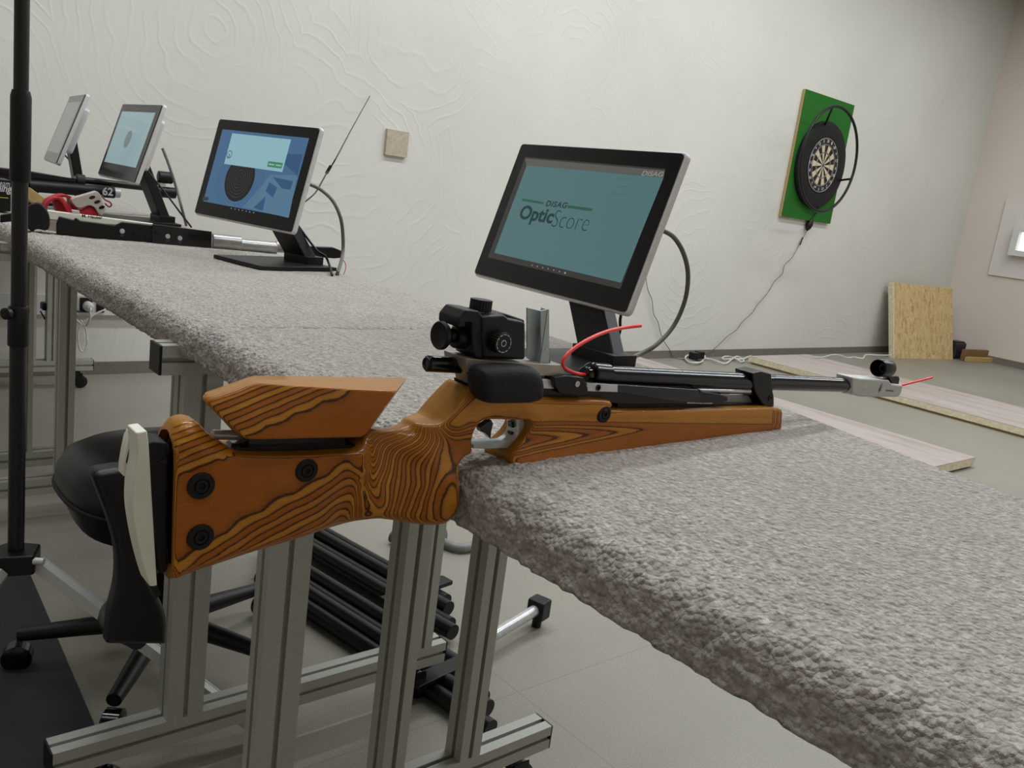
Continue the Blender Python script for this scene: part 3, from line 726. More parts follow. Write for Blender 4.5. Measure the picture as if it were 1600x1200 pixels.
# emblem and lettering on the sleeve
lg = MB(); ce = Py(1376, 606, YC-.0139); ux = (Py(1396, 607.2, YC-.0139)-Py(1356, 604.8, YC-.0139)).normalized(); uz = V((-ux.z, 0, ux.x))
if uz.z < 0: uz = -uz
def E(a, rx, rz): return ce+ux*(rx*math.cos(a)+.25*rz*math.sin(a))+uz*(rz*math.sin(a))
N = 36
vs = [E(2*math.pi*k/N, .0036, .0068) for k in range(N)]+[E(2*math.pi*k/N, .0031, .0062) for k in range(N)]
lg.add(vs, [(k, (k+1) % N, (k+1) % N+N, k+N) for k in range(N)])
lg.add([ce+ux*a+uz*b_ for a, b_ in ((-.0026, -.0045), (.0012, -.0050), (.0016, .0), (.0014, .0052), (-.0004, .0018), (-.0016, -.0012))], [(0, 1, 2, 3, 4, 5)])
lg.build('emblem', BLACK, mz, smooth=False)
tx = MB(); o_ = Py(1384, 611.5, YC-.0139); add_text(tx, 'Feinwerkbau', o_, ux, uz, .0245, bold=.01); tx.build('lettering', BLACK, mz, smooth=False)
# front sight tunnel
fs_ = MB(); p, q = Py(1377, 574, YC), Py(1400, 575, YC+.0); ax = V((1, 0, -.03)).normalized()
L = .026; st_ = Py(1372, 575, YC)
fs_.lathe(st_, ax, [(.024, .0108), (.002, .0108), (0, .0118), (0, .0126), (.002, .0132), (L*1.15, .0132), (L*1.25, .0122)], 36)
ft = fs_.build('front_sight', BLACKM, rifle, angle=30)
MB().ring(st_+ax*.016, ax, .0055, .0012, 32, 8).build('sight_insert', ALUD, ft)
OUT(MB(), [(1388, 588), (1404, 588), (1406, 592), (1404, 601), (1396, 601), (1392, 595)], YC-.006, .012).build('sight_foot', BLACKM, ft, bev=.0006)
# trigger and guard
OUT(MB(), [(757, 663), (768, 656), (771, 662), (768, 674), (767, 686), (759, 677), (752, 675), (750, 668)], YC-.004, .007).build('trigger', BLACKG, rifle, bev=.0006)
gp = cr([(740, 701, 0), (790, 700, 0), (806, 697, 0), (818, 686, 0), (821, 672, 0), (818, 655, 0)], 6)
gq = cr([(740, 695, 0), (786, 694, 0), (799, 691, 0), (808, 682, 0), (811, 671, 0), (809, 655, 0)], 6)
g = MB(); m_ = len(gp); YG = YC-.009
A_ = [Py(p.x, p.y, YG) for p in gp]; B_ = [Py(p.x, p.y, YG) for p in gq]; dd = V((0, .018, 0))
g.add(A_+B_+[a+dd for a in A_]+[b_+dd for b_ in B_], [(i, i+1, i+1+m_, i+m_) for i in range(m_-1)]+[(i+2*m_, i+3*m_, i+1+3*m_, i+1+2*m_) for i in range(m_-1)]
      +[(i, i+2*m_, i+1+2*m_, i+1) for i in range(m_-1)]+[(i+m_, i+1+m_, i+1+3*m_, i+3*m_) for i in range(m_-1)]+[(0, m_, 3*m_, 2*m_), (m_-1, 3*m_-1, 4*m_-1, 2*m_-1)])
gd = g.build('trigger_guard', CHROME, rifle)
for yy, hh in ((664, 9), (679, 8)):
    OUT(MB(), [(799, yy-hh/2), (811, yy-hh/2), (811, yy+hh/2), (800, yy+hh/2)], YC-.002, .006).build('slot', BLACKG, gd)
# diopter sight
SY = YC-.002
sight = empty('rear_sight', Py(760, 566, YC)); sight.parent = rifle; sight.location = ORG[sight.name]-ORG[rifle.name]
OUT(MB(), [(728, 560), (752, 562), (850, 569), (882, 571), (882, 588), (735, 584), (729, 576)], SY-.0165, .033).build('sight_rail', TIT, sight, bev=.0006)
p = Py(685, 524, SY); MB().lathe(p, (1, .03, -.02), [(.004, .0030), (.0015, .0095), (.0, .0115), (.001, .0124), (.004, .0124), (.006, .011), (.011, .006), (.016, .006)], 36).build('eyepiece', BLACK, sight)
c = MB(); cyl(c, (709, 526), (752, 530), .0098, Y=SY, r2=.0115); c.build('iris_barrel', BLACK, sight)
body = [(716, 497), (729, 484), (752, 486), (754, 497), (754, 560), (748, 568), (738, 560), (737, 548), (726, 545), (713, 534)]
OUT(MB(), [(717, 498), (728, 484), (748, 486), (755, 494), (757, 562), (744, 560), (739, 550), (737, 505), (728, 505), (728, 512), (716, 512)], SY-.016, .030).build('front_block', BLACK, sight, bev=.0018)
OUT(MB(), [(752, 494), (790, 492), (795, 497), (822, 503), (822, 563), (755, 561)], SY-.018, .034).build('sight_body', BLACK, sight, bev=.003)
OUT(MB(), [(746, 487), (790, 490), (820, 500), (820, 506), (748, 504)], SY-.010, .026).build('sight_cover', BLACK, sight, bev=.0015)
def knob(p, ax, r, h, parent, n=24):
    k = MB(); a = V(ax).normalized(); u = a.orthogonal().normalized(); v = a.cross(u)
    o = []
    for i in range(n*2): 
        q = math.pi*i/n; rr = r if i % 2 else r*.94; o.append(p+(u*math.cos(q)+v*math.sin(q))*rr)
    k.prism(o, a*h); return k.build('adjustment_knob', BLACK, parent, bev=.0003)
p = Py(750, 486, SY); k1 = knob(p, (.03, 0, 1), .0100, .0105, sight)
p = Py(776, 533, SY-.018); k2 = knob(p, (0, -1, 0), .0098, .010, sight)
pk = p+V((0, -.0101, 0)); MB().ring(pk, (0, 1, 0), .0026, .0004, 24, 6).build('dial_ring', SILVER, k2)
dm = MB()
for i in range(12):
    a = 2*math.pi*i/12; c_ = pk+V((math.cos(a)*.0078, -.0001, math.sin(a)*.0078)); t_ = V((-math.sin(a), 0, math.cos(a)))
    dm.obox(c_, (t_, (0, 1, 0), t_.cross(V((0, 1, 0)))), (.0013 if i % 3 else .0018, .0002, .0003))
dm.build('dial_marks', SILVER, k2, smooth=False)
p = Py(772, 491, SY-.004); MB().lathe(p, (0, 0, 1), [(-.002, .003), (.001, .003), (.001, .0015), (0, .0015)], 16).build('screw', CHROME, sight)
# angled sheet-metal bracket behind the sight
ab = MB(); OUT(ab, [(824, 481), (845, 486), (846, 572), (824, 560)], YC-.004, .0016); OUT(ab, [(845, 486), (858, 483), (858, 600), (848, 602), (846, 572)], YC-.012, .0016)
ab.obox((Py(845, 530, YC-.008)), ((1, 0, 0), (0, 1, 0), (0, 0, 1)), (.0009, .0048, .029))
abo = ab.build('sight_bracket', ZINC, rifle, smooth=False)
for a in ((854, 546), (854, 580.5), (861, 580.5), (867, 579)):
    p = Py(*a, YC-.0122 if a[0] < 857 else YC-.0112); MB().lathe(p, (0, -1, 0), [(-.001, .0014), (.0006, .0014)], 14).build('rivet', BLACKM if a[1] > 560 else SILVER, abo)
OUT(MB(), [(846, 568), (872, 571), (874, 590), (852, 590)], YC-.0112, .004).build('bracket_foot', TIT, abo, bev=.0004)
OUT(MB(), [(858, 560), (862, 572), (861, 590), (858, 585)], YC-.010, .003).build('latch', BLACKG, abo)
# red safety cord through the bore
cord = [Py(1001, 509, YC+.01), Py(975, 512, YC+.008), Py(948, 518, YC), Py(920, 530, YC-.010), Py(895, 546, YC-.016), Py(881, 561, YC-.018), Py(880, 572, YC-.018), Py(888, 579, YC-.017), Py(905, 584.5, YC-.012), Py(925, 586, YC), Py(1060, 591.5, YC), Py(1200, 597, YC), Py(1335, 602, YC), Py(1398, 603, YC), Py(1424, 598, YC), Py(1456, 590, YC)]
MBc = MB().tube(cr(cord, 8), .0019, 12); sc_ = MBc.build('safety_cord', RED); tag(sc_, 'red plastic safety cord curling from breech to muzzle of the wooden rifle', 'cord')

# ------------------------------------------------------------------ monitors
def arc_tube(name, pts, r, mat, parent, n=8): return MB().tube(cr(pts, n), r, 10).build(name, mat, parent)
def monitor(C, yaw, tilt, foot, label):
    u = V((math.sin(yaw), -math.cos(yaw), 0)); bk = V((math.cos(yaw), math.sin(yaw), 0))
    v = V((0, 0, 1))*math.cos(tilt)+bk*math.sin(tilt); n = u.cross(v).normalized()
    if n.x > 0: n = -n
    C = V(C); L = lambda a, b, c=0: C+u*a+v*b+n*c
    t = empty('monitor', (foot.x, foot.y, TZ)); tag(t, label, 'monitor', 'score monitors along the tables')
    W, H = .396, .253; cb = .0935
    MB().prism([L(a, b+cb, -.002) for a, b in rrect(W+.008, H+.008, .010)], -n*.013).build('case', WHITEP, t, bev=.0035, seg=3)
    MB().prism([L(a, b+cb, .0008) for a, b in rrect(W, H, .006)], -n*.003).build('bezel', BLACKG, t, bev=.0006)
    MB().prism([L(a, b+cb+.005, -.0145) for a, b in rrect(.34, .165, .012)], -n*.022).build('rear_housing', WHITEP, t, bev=.004)
    top = L(0, .075, -.030); f = foot
    d = top-f; ax = d.normalized(); side = u; nn = ax.cross(side).normalized()
    a = MB(); a.obox((top+f)/2, (ax, side, nn), (d.length/2, .043, .015)); a.build('arm', BLACK, t, bev=.003)
    MB().obox(f+V((0, 0, .004)), (bk, u, (0, 0, 1)), (.026, .047, .013)).build('hinge', BLACK, t, bev=.001)
    bc = f-bk*.085; bm = MB(); bm.obox((bc.x, bc.y, TZ+.0055), (bk, u, (0, 0, 1)), (.115, .095, .0045)); bm.build('base', BLACK, t, bev=.001)
    return t, L, n, u, v
M1 = dict(C=(.993, 1.067, CAMZ-.115), yaw=-.038, tilt=.289)
def local(px, py, M):
    u = V((math.sin(M['yaw']), -math.cos(M['yaw']), 0)); bk = V((math.cos(M['yaw']), math.sin(M['yaw']), 0))
    v = V((0, 0, 1))*math.cos(M['tilt'])+bk*math.sin(M['tilt']); n = u.cross(v); C = V(M['C'])
    p = Pn(px, py, C, n)-C; return p.dot(u), p.dot(v)
foot1 = Pz(942, 562, TZ+.012)
m1, L1, n1, u1, v1 = monitor(**M1, foot=foot1, label='white-cased touch monitor behind the rifle, teal screen reading OpticScore')
def poly(M, L, pts, off, mb=None, mi=0):
    mb = mb or MB(); q = [L(*local(x, y, M), off) for x, y in pts]; mb.add(q, [tuple(range(len(q)))], mi); return mb
q1 = lambda x, y: (720+x/4, 230+y/4)
scr = poly(M1, L1, [q1(*a) for a in ((405, 62), (1282, 137), (1000, 888), (172, 690))], .0011).build('screen', screen_mat('screen_chrome_dark', (58, 57, 54), .75), m1, smooth=False)
poly(M1, L1, [q1(*a) for a in ((415, 115), (1271, 192), (1005, 849), (212, 662))], .0013).build('display_page', screen_mat('screen_teal', (80, 114, 117), .93), scr, smooth=False)
poly(M1, L1, [q1(*a) for a in ((406, 72), (1279, 148), (1272, 190), (412, 116))], .0014).build('title_bar', screen_mat('screen_bar_grey', (92, 91, 87), .9), scr, smooth=False)
gb = MB(); poly(M1, L1, [q1(*a) for a in ((389, 322), (523, 345), (519, 358), (386, 338))], .0016, gb); poly(M1, L1, [q1(*a) for a in ((673, 364), (828, 386), (822, 403), (670, 382))], .0016, gb)
gb.build('green_bars', screen_mat('screen_green', (38, 92, 72), .9), scr, smooth=False)
INK = screen_mat('screen_ink', (28, 54, 58), .9); INKL = screen_mat('screen_ink_light', (70, 108, 110), .9); GREYT = screen_mat('screen_grey_text', (142, 141, 136), .9)
def mtext(M, L, u, v, txt, p0, p1, hpx, off, mb, bold=0, slant=0, M_=None, space=1.0):
    a0, b0 = local(*p0, M); a1, b1 = local(*p1, M); U = (L(a1, b1)-L(a0, b0)); wd = U.length; U.normalize()
    nn = u.cross(v); Vv = nn.cross(U).normalized()
    if Vv.z < 0: Vv = -Vv
    h0 = local(p0[0], p0[1]-hpx, M)[1]-b0
    add_text(mb, txt, L(a0, b0, off), U, Vv, wd, h0, bold, slant, space=space)
t1 = MB(); mtext(M1, L1, u1, v1, 'DISAG', q1(532, 371), q1(660, 385), 9.5, .0017, t1, .03, .12, space=1.15)
mtext(M1, L1, u1, v1, 'Optic', q1(352, 474), q1(560, 508), 29.5, .0017, t1, .03)
t2 = MB(); mtext(M1, L1, u1, v1, 'Score', q1(566, 497), q1(790, 527), 27, .0017, t2, -.022)
t1.build('logo_text', INK, scr, smooth=False); t2.build('logo_text', INK, scr, smooth=False)
t3 = MB(); mtext(M1, L1, u1, v1, 'DISAG', q1(1132, 180), q1(1262, 189), 8, .0016, t3, .02, .12)
t3.build('header_text', GREYT, scr, smooth=False)
t4 = MB()
for txt, a, b_ in (('Auswertung', (975, 208), (1088, 218)), ('Luftgewehr', (955, 255), (1052, 262)), ('Luftpistole', (938, 300), (1030, 308))):
    mtext(M1, L1, u1, v1, txt, q1(*a), q1(*b_), 5.5, .0016, t4, 0)
t4.build('menu_text', INKL, scr, smooth=False)
t5 = MB()
for i, (x, y) in enumerate(((450, 740), (483, 747), (516, 755), (550, 762), (585, 770), (620, 779), (656, 788))):
    a, b_ = local(*q1(x, y), M1); s_ = .0012 if i < 6 else .002
    t5.add([L1(a+s_*math.cos(k*math.pi/4), b_+s_*math.sin(k*math.pi/4), .0017) for k in range(8)], [tuple(range(8))])
t5.build('taskbar_icons', screen_mat('screen_icon', (150, 160, 165), .9), scr, smooth=False)
arc_tube('grey_cable', [Py(1030, 358, 1.0), Py(1052, 370, .99), Py(1068, 396, .98), Py(1075, 430, .98), Py(1070, 470, .99), Py(1052, 510, 1.0), Py(1024, 540, 1.0), Py(994, 556, 1.0), Pz(978, 563, TZ+.012)], .0042, GREYC, m1)
arc_tube('black_cable', [Py(972, 484, .98), Py(969, 500, .98), Py(969, 516, .98), Py(965, 530, .99), Py(965, 545, .99), Pz(972, 560, TZ+.014)], .0026, BLACK, m1)

M2 = dict(C=(.905, 2.11, CAMZ-.118), yaw=.221, tilt=.236)
foot2 = Pz(474, 408, TZ+.012)
m2, L2, n2, u2, v2 = monitor(**M2, foot=foot2, label='white-cased touch monitor on the middle table, blue screen with a black target')
q2 = lambda x, y: (310+x*180/1600, 235+y*135/1200)
scr2 = MB().add([L2(-.1725, 0, .0011), L2(.1725, 0, .0011), L2(.1725, .194, .0011), L2(-.1725, .194, .0011)], [(0, 1, 2, 3)]).build('screen', screen_mat('screen_blue', (68, 104, 140), .9), m2, smooth=False)
S2L = screen_mat('screen_blue_light', (84, 120, 146), .9); S2D = screen_mat('screen_blue_dark', (48, 84, 122), .9)
poly(M2, L2, [q2(*a) for a in ((1000, 340), (1380, 350), (1260, 940), (620, 790), (880, 500))], .0013).build('light_patch', S2L, scr2, smooth=False)
b2 = MB(); poly(M2, L2, [q2(*a) for a in ((1210, 50), (1450, 60), (1380, 350), (1200, 190))], .0014, b2); poly(M2, L2, [q2(*a) for a in ((1040, 370), (1320, 430), (1280, 550), (1160, 530))], .0014, b2)
poly(M2, L2, [q2(*a) for a in ((940, 640), (900, 840), (770, 800))], .0014, b2); poly(M2, L2, [q2(*a) for a in ((990, 440), (1100, 520), (1040, 660), (940, 570))], .0014, b2)
b2.build('dark_patches', S2D, scr2, smooth=False)
tc = local(*q2(578, 400), M2)
def disc(L, c, r, off, mb, N=40, r0=0):
    o = [L(c[0]+r*math.cos(2*math.pi*k/N), c[1]+r*math.sin(2*math.pi*k/N), off) for k in range(N)]
    if r0 == 0: mb.add(o, [tuple(range(N))])
    else:
        o += [L(c[0]+r0*math.cos(2*math.pi*k/N), c[1]+r0*math.sin(2*math.pi*k/N), off) for k in range(N)]
        mb.add(o, [(k, (k+1) % N, (k+1) % N+N, k+N) for k in range(N)])
d2 = MB(); disc(L2, tc, .0585, .0016, d2); tgt = d2.build('target_face', screen_mat('screen_black', (22, 18, 20), .8), scr2, smooth=False)
d3 = MB()
for r in (.008, .016, .024, .032, .040, .048): disc(L2, tc, r, .0018, d3, r0=r-.0008)
d3.build('target_rings', screen_mat('screen_ring', (84, 82, 86), .8), scr2, smooth=False)
d4 = MB()
for r in (.066, .075, .084, .092):
    for k in range(72):
        a0_, a1_ = 2*math.pi*k/72, 2*math.pi*(k+1)/72
        if tc[1]+r*math.sin(a0_) < .003 or tc[1]+r*math.sin(a1_) < .003: continue
        d4.add([L2(tc[0]+q_*math.cos(a_), tc[1]+q_*math.sin(a_), .0015) for q_, a_ in ((r-.0008, a0_), (r, a0_), (r, a1_), (r-.0008, a1_))], [(0, 1, 2, 3)])
d4.build('outer_rings', S2D, scr2, smooth=False)
def pop(M, L): 
    a = local(*q2(365, 190), M); b_ = local(*q2(1170, 318), M)
    return [L(a[0], a[1], .002), L(b_[0], a[1], .002), L(b_[0], min(.186, a[1]+.105), .002), L(a[0], min(.186, a[1]+.105), .002)], a, b_
P4, pa, pb = pop(M2, L2)
pw = MB().add(P4, [(0, 1, 2, 3)]).build('dialog_window', screen_mat('screen_dialog', (142, 184, 196), .9), scr2, smooth=False)
xw = pb[0]-pa[0]
MB().add([L2(pb[0]-.062, pa[1]+.008, .0022), L2(pb[0]-.006, pa[1]+.008, .0022), L2(pb[0]-.006, pa[1]+.022, .0022), L2(pb[0]-.062, pa[1]+.022, .0022)], [(0, 1, 2, 3)]).build('green_button', screen_mat('screen_button', (60, 130, 98), .9), scr2, smooth=False)
tb = MB()
for k in range(2): tb.add([L2(pb[0]-.058+k*.027, pa[1]+.013, .0023), L2(pb[0]-.036+k*.027, pa[1]+.013, .0023), L2(pb[0]-.036+k*.027, pa[1]+.0165, .0023), L2(pb[0]-.058+k*.027, pa[1]+.0165, .0023)], [(0, 1, 2, 3)])
tb.build('button_text', screen_mat('screen_pale', (150, 200, 180), .8), scr2, smooth=False)
cc = local(*q2(440, 60), M2); dc = MB(); disc(L2, cc, .0105, .0022, dc, r0=.0088); disc(L2, cc, .0018, .0022, dc)
for a in (-.6, 0, .6):
    dc.add([L2(cc[0]+.0086*math.sin(a-.12), cc[1]-.0086*math.cos(a-.12), .0022), L2(cc[0]+.0086*math.sin(a+.12), cc[1]-.0086*math.cos(a+.12), .0022), L2(cc[0], cc[1], .0022)], [(0, 1, 2)])
dc.build('round_icon', INK, scr2, smooth=False)
di = MB()
for x, y in ((465, 808), (518, 818), (570, 828), (620, 838), (672, 848), (722, 858), (776, 868)):
    a, b_ = local(*q2(x, y), M2); di.add([L2(a+.0014*math.cos(k*math.pi/4), b_+.0014*math.sin(k*math.pi/4), .002) for k in range(8)], [tuple(range(8))])
di.build('taskbar_icons', screen_mat('screen_icon_b', (170, 190, 205), .9), scr2, smooth=False)
a, b_ = local(*q2(108, 672), M2); MB().add([L2(a+x, b_+y, .002) for x, y in rrect(.026, .010, .005)], [tuple(range(28))]).build('round_button', screen_mat('screen_dim', (62, 62, 64), .7), scr2, smooth=False)
arc_tube('grey_cable', [Py(484, 288, 2.06), Py(502, 297, 2.05), Py(520, 314, 2.02), Py(532, 340, 2.0), Py(536, 370, 2.0), Py(535, 400, 1.98), Pz(527, 428, TZ+.004), Pz(524, 434, TZ-.03)], .0045, GREYC, m2)
arc_tube('black_cable', [Py(464, 350, 2.05), Py(480, 372, 2.03), Py(496, 392, 2.0), Py(508, 400, 1.98), Py(514, 412, 1.97), Pz(519, 430, TZ+.004)], .003, BLACK, m2)

M3 = dict(C=(.878, 3.05, CAMZ-.079), yaw=.0, tilt=.293)
foot3 = Pz(254, 344, TZ+.012)
m3, L3, n3, u3, v3 = monitor(**M3, foot=foot3, label='pale-screened touch monitor on the far table beside the black rifle muzzle')
s3 = MB().add([L3(-.175, .012, .0011), L3(.165, .012, .0011), L3(.165, .194, .0011), L3(-.175, .194, .0011)], [(0, 1, 2, 3)]).build('screen', screen_mat('screen_pale_blue', (132, 158, 164), .9), m3, smooth=False)
dd3 = MB(); disc(L3, (-.01, .10), .03, .0014, dd3); dd3.build('target_face', screen_mat('screen_grey_disc', (100, 116, 120), .9), s3, smooth=False)
arc_tube('grey_cable', [Py(254, 232, 2.98), Py(264, 258, 2.96), Py(276, 295, 2.94), Py(284, 325, 2.9), Pz(291, 352, TZ+.006)], .0045, GREYC, m3)
arc_tube('black_cable', [Py(229, 265, 2.98), Py(245, 285, 2.95), Py(262, 306, 2.9), Py(280, 330, 2.86), Pz(299, 355, TZ+.006)], .003, BLACK, m3)
M4 = dict(C=(.785, 3.5, CAMZ-.062), yaw=-.118, tilt=.337)
foot4 = V((.875, 3.47, TZ+.012))
m4, L4, n4, u4, v4 = monitor(**M4, foot=foot4, label='farthest touch monitor with a dark screen, at the upper left by the wall')
MB().add([L4(-.1725, 0, .0011), L4(.1725, 0, .0011), L4(.1725, .194, .0011), L4(-.1725, .194, .0011)], [(0, 1, 2, 3)]).build('screen', screen_mat('screen_dark_grey', (84, 86, 84), .8), m4, smooth=False)
arc_tube('black_cable', [Py(101, 242, 3.6), Py(110, 252, 3.58), Py(125, 270, 3.5), Py(135, 285, 3.45)], .003, BLACK, m4)

# ------------------------------------------------------------------ dartboard on the wall
YW = YB
def W4(x, y, d=.03): return Py(x, y, YW-d)
gp_ = empty('green_backboard', (W4(1260, 250).x, YW-.02, .9))
tag(gp_, 'green felt-faced panel hung on the white wall behind the dartboard', 'panel')
bl = W4(1221, 338, .03); brr = W4(1297, 350, .03); wd = brr.x-bl.x; zb = (bl.z+brr.z)/2
MB().box((bl.x, YW-.026, zb), (brr.x, YW-.004, zb+1.0)).build('backing_board', TAN, gp_, bev=.001)
MB().box((bl.x+.001, YW-.032, zb+.001), (brr.x-.001, YW-.026, zb+.999)).build('felt_face', GREEN, gp_, bev=.0015)
BC = W4(1287.5, 258.5, .085); 
db = empty('dartboard', (BC.x, YW-.06, BC.z)); tag(db, 'round dartboard with a thick black foam surround on the green panel', 'dartboard')
def wl(r, a, off): return (BC.x+r*math.sin(a), YW-off, BC.z+r*math.cos(a))
SURC = V((BC.x-.02, YW-.033, BC.z-.0))
MB().lathe((BC.x, YW-.033, BC.z), (0, -1, 0), [(0, .33), (.002, .35), (.03, .352), (.040, .346), (.042, .338), (.042, .24), (.040, .229), (.0, .229)], 72).build('foam_surround', RUBBER, db)
SIS = [plain('sisal_cream', (206, 190, 160), .8, nscale=400), plain('sisal_black', (20, 19, 18), .8), plain('sisal_red', (92, 22, 20), .8), plain('sisal_green', (28, 66, 38), .8), plain('sisal_rim', (16, 16, 16), .6)]
bd_ = MB(); bd_.lathe((BC.x, YW-.034, BC.z), (0, -1, 0), [(0, .2255), (.040, .2255), (.041, .2245), (.041, .0001)], 72, 4)
rings = [(.0159, .099, 0), (.099, .107, 1), (.107, .162, 0), (.162, .170, 1)]
for s_ in range(20):
    a0 = math.radians(-9+18*s_); a1 = a0+math.radians(18)
    for r0, r1, k in rings:
        mi = ((1 if s_ % 2 == 0 else 0) if k == 0 else (2 if s_ % 2 == 0 else 3))
        pts = [wl(r0, a0+(a1-a0)*i/4, .0762) for i in range(5)]+[wl(r1, a1-(a1-a0)*i/4, .0762) for i in range(5)]
        bd_.add(pts, [tuple(range(10))], mi)
bd_.add([wl(.0159, 2*math.pi*k/24, .0762) for k in range(24)], [tuple(range(24))], 3); bd_.add([wl(.0064, 2*math.pi*k/16, .0764) for k in range(16)], [tuple(range(16))], 2)
bo = bd_.build('sisal_board', SIS, db, smooth=False)
wi = MB()
for r in (.0159, .099, .107, .162, .170): wi.ring((BC.x, YW-.077, BC.z), (0, 1, 0), r, .0009, 60, 5)
wi.build('wire_rings', SILVER, bo)
nr = MB(); nr.ring((BC.x, YW-.078, BC.z), (0, 1, 0), .2165, .0016, 72, 6)
for i, tt in enumerate('20 1 18 4 13 6 10 15 2 17 3 19 7 16 8 11 14 9 12 5'.split()):
    a = math.radians(18*i); c_ = V(wl(.196, a, .079)); wdt = .016*len(tt)
    add_text(nr, tt, c_+V((-wdt/2, 0, -.012)), V((1, 0, 0)), V((0, 0, 1)), wdt, .024, .02)
nr.build('number_ring', WHITEP, bo)
hoop = empty('light_hoop', (BC.x, YW-.2, BC.z)); tag(hoop, 'thin black lighting hoop standing out in front of the dartboard', 'lamp')
h1 = W4(1336, 275, .30)
HY = .30; Rh = (W4(1341, 250, HY).x-BC.x); HC = V((W4(1296, 250, HY).x, YW-HY, BC.z+.02)); Rh = W4(1341, 250, HY).x-HC.x
Rh = min(max(Rh, .28), .40)
MB().ring(HC, (0, 1, 0), Rh, .011, 72, 10).build('ring', BLACK, hoop)
for a in (105, 225, 345):
    q = math.radians(a); p0 = HC+V((math.sin(q)*Rh, 0, math.cos(q)*Rh)); p1 = V((BC.x+math.sin(q)*.33, YW-.0755, BC.z+math.cos(q)*.33)); MB().tube([p0, p1], .009, 10).build('strut', BLACK, hoop)
# hoop supply cord with inline switch
cw = lambda *pts: [Py(x, y, YW-.018) for x, y in pts]
sw = empty('supply_cord', Py(1265, 350, YW-.03)); tag(sw, 'thin dark cord with an inline switch hanging from the dartboard down to the floor', 'cord')
MB().tube(cr([Py(1279, 323, YW-.09), Py(1274, 334, YW-.045), Py(1267, 345, YW-.04)]), .0045, 8).build('cable', BLACK, sw)
MB().tube(cr(cw((1264, 354), (1258, 366), (1250, 380), (1238, 402), (1226, 414), (1222, 428), (1210, 440), (1203, 452), (1196, 462), (1182, 478), (1176, 488), (1160, 503), (1150, 516), (1136, 526), (1124, 538), (1112, 548))+[Pz(1098, 556, .01)], 5), .0028, 6).build('cable', GREYC, sw)
p = Py(1264.5, 351, YW-.03); ax = V((-.35, 0, -1)).normalized()
MB().lathe(p-ax*.055, ax, [(0, .006), (.015, .022), (.05, .030), (.085, .024), (.11, .007)], 20).build('switch', BLACK, sw)
p = Py(1252, 377, YW-.014); MB().tube([p+V((.012, 0, .032)), p-V((.012, 0, .032))], .007, 10).build('connector', BLACK, sw)
c2 = MB().tube(cr(cw((1009, 420), (1010, 440), (1013, 455), (1019, 470), (1021, 490), (1028, 503), (1032, 520), (1038, 534), (1046, 546))+[Pz(1054, 559, .006), Pz(1070, 562, .006)], 5), .0028, 6).build('wall_cord', GREYC)
c2.name = 'power_lead'; tag(c2, 'thin dark cord running down the white wall behind the OpticScore monitor', 'cord')
# upper cord by the blue-screen monitor
c3 = empty('power_lead', Py(505, 280, 2.4)); tag(c3, 'thin cord with a small connector running down from the wall beside the blue-screen monitor', 'cord')
MB().tube(cr([Py(578, 150, YW-.01), Py(563, 177, 3.6), Py(548, 204, 3.0), Py(530, 238, 2.45), Py(520, 256, 2.4), Py(513, 266, 2.4), Py(503, 284, 2.35), Py(495, 298, 2.3), Py(488, 306, 2.22), Py(477, 315, 2.16)], 6), .0022, 8).build('cable', BLACK, c3)
MB().tube([Py(517, 259, 2.4), Py(510, 271, 2.4)], .0048, 10).build('connector', BLACK, c3)

# ------------------------------------------------------------------ floor things at the far end
def platform(x0, x1, y0, y1, h, label, group):
    t = empty('wooden_platform', ((x0+x1)/2, (y0+y1)/2, 0)); tag(t, label, 'platform', group)
    MB().box((x0+.02, y0+.02, 0), (x1-.02, y1-.02, h-.045)).build('underlay', TAN, t)
    MB().box((x0, y0, h-.045), (x1, y1, h-.004)).build('board', OSBE, t, bev=.001)
    MB().box((x0, y0, h-.004), (x1, y1, h)).build('laminate_top', LAM, t, bev=.001)
    return t
OSBE = plain('board_edge', (214, 202, 174), .7, nscale=40)
PA0 = Pz(1172, 556, .06); PA1 = Pz(1600, 670, .06)
platform((PA0.x+PA1.x)/2, Pz(1600, 637, .06).x+.0, -1.4, min(PA0.y, YB-.03), .06, 'low laminate-topped platform on the floor at the right, cream board edge facing the tables', 'low platforms on the floor')
PB = Pz(1522, 715, .055); PB0 = Pz(1000, 557, .055)
platform(3.0, (PB.x+PB0.x)/2, PB.y, min(PB0.y, YB-.03), .055, 'low pale laminate platform on the floor directly behind the near table', 'low platforms on the floor')
# OSB panel leaning on the wall
a = Pz(1398, 560, 0); b_ = Pz(1489, 562, 0); topL = Px
ob = MB(); 
base = V((a.x, a.y, 0)); bdir = (V((b_.x, b_.y, 0))-base); Wd = bdir.length; bdir.normalize()
bk_ = V((-bdir.y, bdir.x, 0)); 
if bk_.y < 0: bk_ = -bk_
tl = Pn(1396, 441, base+bk_*.19, bk_); Ht = tl.z
upv = (bk_*.19+V((0, 0, Ht))).normalized(); Hl = math.hypot(.19, Ht)
th = bdir.cross(upv)
if th.dot(bk_) < 0: th = -th
oo = empty('strand_board', base); tag(oo, 'thick chipboard panel leaning against the white wall near the far corner', 'board')
ob.prism([base, base+bdir*Wd, base+bdir*Wd+upv*Hl, base+upv*Hl], th*.045); ob.build('panel', OSB, oo, bev=.002)
e0 = base-bdir*.012+th*.001
MB().prism([e0, e0+bdir*.012, e0+bdir*.012+upv*Hl, e0+upv*Hl], th*.055).build('side_batten', OSBE, oo, bev=.001)
bx = empty('black_box', Pz(1500, 560, 0)); tag(bx, 'dark blue-black box on the floor right of the leaning chipboard', 'box')
p = Pz(1506, 560.5, 0); MB().box((p.x-.24, p.y, 0), (p.x, p.y+.14, .17)).build('body', BLUEBK, bx, bev=.02)
